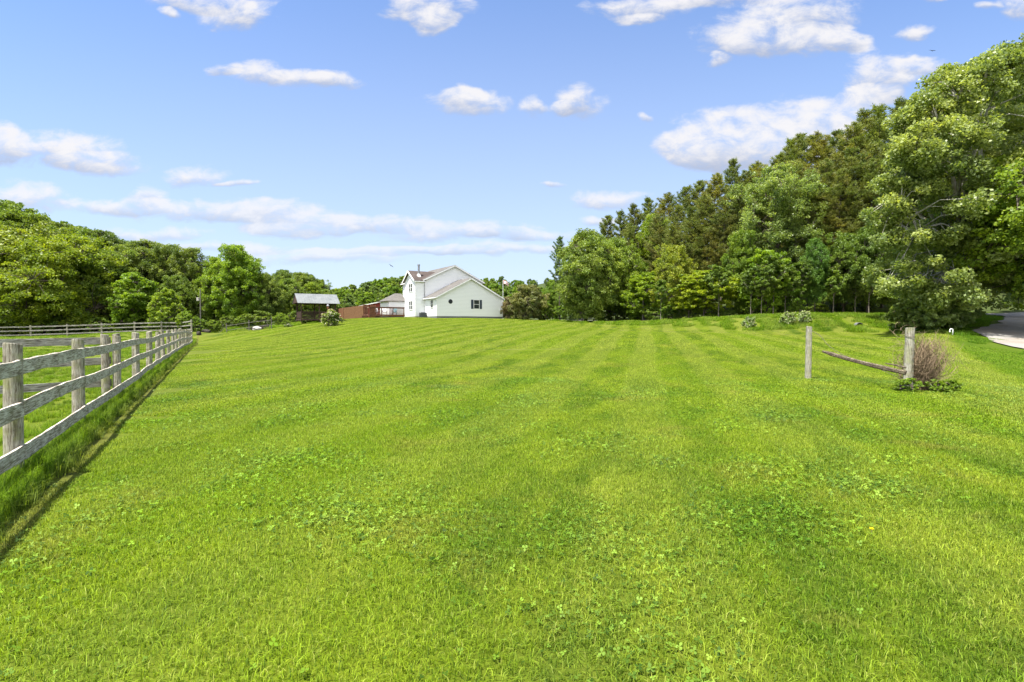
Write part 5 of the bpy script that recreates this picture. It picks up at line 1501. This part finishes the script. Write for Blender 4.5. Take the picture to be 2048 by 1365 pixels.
# flagpole with drooping flag behind the house
p = P(1006, 560, 92); e = empty('flagpole', (p.x, p.y, gz(p.x, p.y)), label='thin white flagpole with a small pale flag rising behind the garage', cat='flagpole'); h = p.z - gz(p.x, p.y)
m = MB(); m.tube([(0, 0, -.2), (0, 0, h)], [.05, .03], 8); m.build('pole', M['plastic'], e)
fm, T = mat('flag_cloth'); z = T.xyz(objc(T))[2]; s = T.m('GREATER_THAN', T.m('SINE', T.m('MULTIPLY', z, 34.0)), 0.0); finish(fm, T, T.mix(s, (.72, .70, .70), (.42, .06, .07)), .8)
V = []; n = 10
for i in range(n + 1):
    t = i / n
    for k in range(5):
        q = k / 4; V.append((.04 + t * .95, .08 * math.sin(t * 7 + q * 2), h - .1 - q * .62 - .42 * t * t - .1 * t))
me = np_mesh('flag', V, [(i * 5 + k, i * 5 + k + 1, (i + 1) * 5 + k + 1, (i + 1) * 5 + k) for i in range(n) for k in range(4)], fm, True)
o = bpy.data.objects.new('flag', me); link(o, e); sm = o.modifiers.new('t', 'SOLIDIFY'); sm.thickness = .01
# roadside bench by the maple
p = gpt(1176, 70.5); e = empty('bench', (p.x, p.y, p.z), .1, label='low pale wooden bench on the lawn edge behind the maple trunk', cat='bench')
m = MB(); [m.box(-.95, .95, y, y + .12, .44, .48) for y in (-.2, -.06, .08)]; m.build('seat', M['stone'], e)
for s in (-1, 1):
    m = MB(); m.box(s * .8 - .05, s * .8 + .05, -.17, .17, -.1, .438); m.build('leg', M['darkwood'], e)
# culvert in the bank, vent pipe by the sycamore
p = P(1722, 650, 43.2); zc = gz(p.x, 43.2); e = empty('culvert', (p.x, 43.2, zc - .02), label='dark round culvert opening in the grassy roadside bank', cat='culvert')
m = MB(); n = 20
V = [(r_ * math.cos(a), y, r_ * math.sin(a)) for r_, y in ((.33, .15), (.30, .15), (.30, .5), (.33, .5)) for a in np.linspace(0, 2 * math.pi, n, endpoint=False)]
m.add(V, [(j * n + k, j * n + (k + 1) % n, ((j + 1) % 4) * n + (k + 1) % n, ((j + 1) % 4) * n + k) for j in range(4) for k in range(n)]); m.build('pipe', M['metal'], e)
m = MB(); m.tube([(0, .2, 0), (0, .25, 0)], .295, 16); m.build('opening', M['black'], e)  # black disc paints the darkness inside the pipe
p = gpt(1903, 35.0); e = empty('vent_pipe', p, label='small white hooked vent pipe in the grass near the sycamore', cat='pipe')
m = MB(); m.tube([(0.1, 0, -.1), (.1, 0, .3)] + [(.1 * math.cos(a), 0, .32 + .1 * math.sin(a)) for a in np.linspace(.2, 3.0, 7)] + [(-.1, 0, .24)], .035, 8); m.build('pipe', M['plastic'], e, smooth=True)
m = MB(); m.tube([(-.1, 0, .2), (-.1, 0, .25)], .045, 10); m.build('collar', M['plastic'], e)


def bird(px, py, Y, s, rz, label):
    p = P(px, py, Y); import bmesh
    bm = bmesh.new()
    prof = [(-.16, .01), (-.1, .035), (0, .05), (.1, .04), (.15, .02), (.19, .004)]; V = []
    rings = []
    for x, rr in prof: rings.append([bm.verts.new((x, rr * math.cos(a), rr * math.sin(a) * .9)) for a in np.linspace(0, 2 * math.pi, 8, endpoint=False)])
    for a, b in zip(rings[:-1], rings[1:]):
        for k in range(8): bm.faces.new((a[k], a[(k + 1) % 8], b[(k + 1) % 8], b[k]))
    for sg in (-1, 1):
        pts = [(.07, 0, .02), (.1, sg * .22, .09), (.0, sg * .48, .05), (-.05, sg * .25, .07), (-.06, 0, .02)]
        t = [bm.verts.new(q) for q in pts]; b = [bm.verts.new((q[0], q[1], q[2] - .012)) for q in pts]
        bm.faces.new(t); bm.faces.new(b[::-1])
        for k in range(5): bm.faces.new((t[k], b[k], b[(k + 1) % 5], t[(k + 1) % 5]))
    pts = [(-.14, 0, 0), (-.3, .07, 0), (-.3, -.07, 0)]; t = [bm.verts.new(q) for q in pts]; b = [bm.verts.new((q[0], q[1], -.01)) for q in pts]
    bm.faces.new(t); bm.faces.new(b[::-1])
    for k in range(3): bm.faces.new((t[k], b[k], b[(k + 1) % 3], t[(k + 1) % 3]))
    bmesh.ops.recalc_face_normals(bm, faces=bm.faces)
    me = bpy.data.meshes.new('bird'); bm.to_mesh(me); bm.free(); me.materials.append(M['bird'])
    o = bpy.data.objects.new('bird', me); link(o); o.location = p; o.rotation_euler = (.5, 0, rz); o.scale = (s, s, s); tag(o, label, 'bird')


bird(1864, 102, 60, .9, .4, 'tiny dark bird gliding high beside the sycamore top')
bird(782, 532, 70, .9, 2.4, 'tiny dark bird flying just left of the chimney pipe')
# a dandelion in the lawn
x0, z0_ = ray(1743, 1074); Yd = CZ / -z0_; e = empty('dandelion', (x0 * Yd, Yd, 0), label='single yellow dandelion blooming low in the right foreground lawn', cat='flower')
m = MB(); m.tube([(0, 0, 0), (0, 0, .055)], .002, 5); m.build('stem', M['twig'], e)
m = MB(); r = rg(3)
for i in range(30):
    a = r.uniform(0, 6.28); t = r.uniform(.2, .9); d = Vector((math.cos(a) * t, math.sin(a) * t, 1 - t * .6)).normalized() * .018
    m.bar((0, 0, .055), Vector((0, 0, .055)) + d, .004, .0015)
m.build('petals', M['yellow'], e)
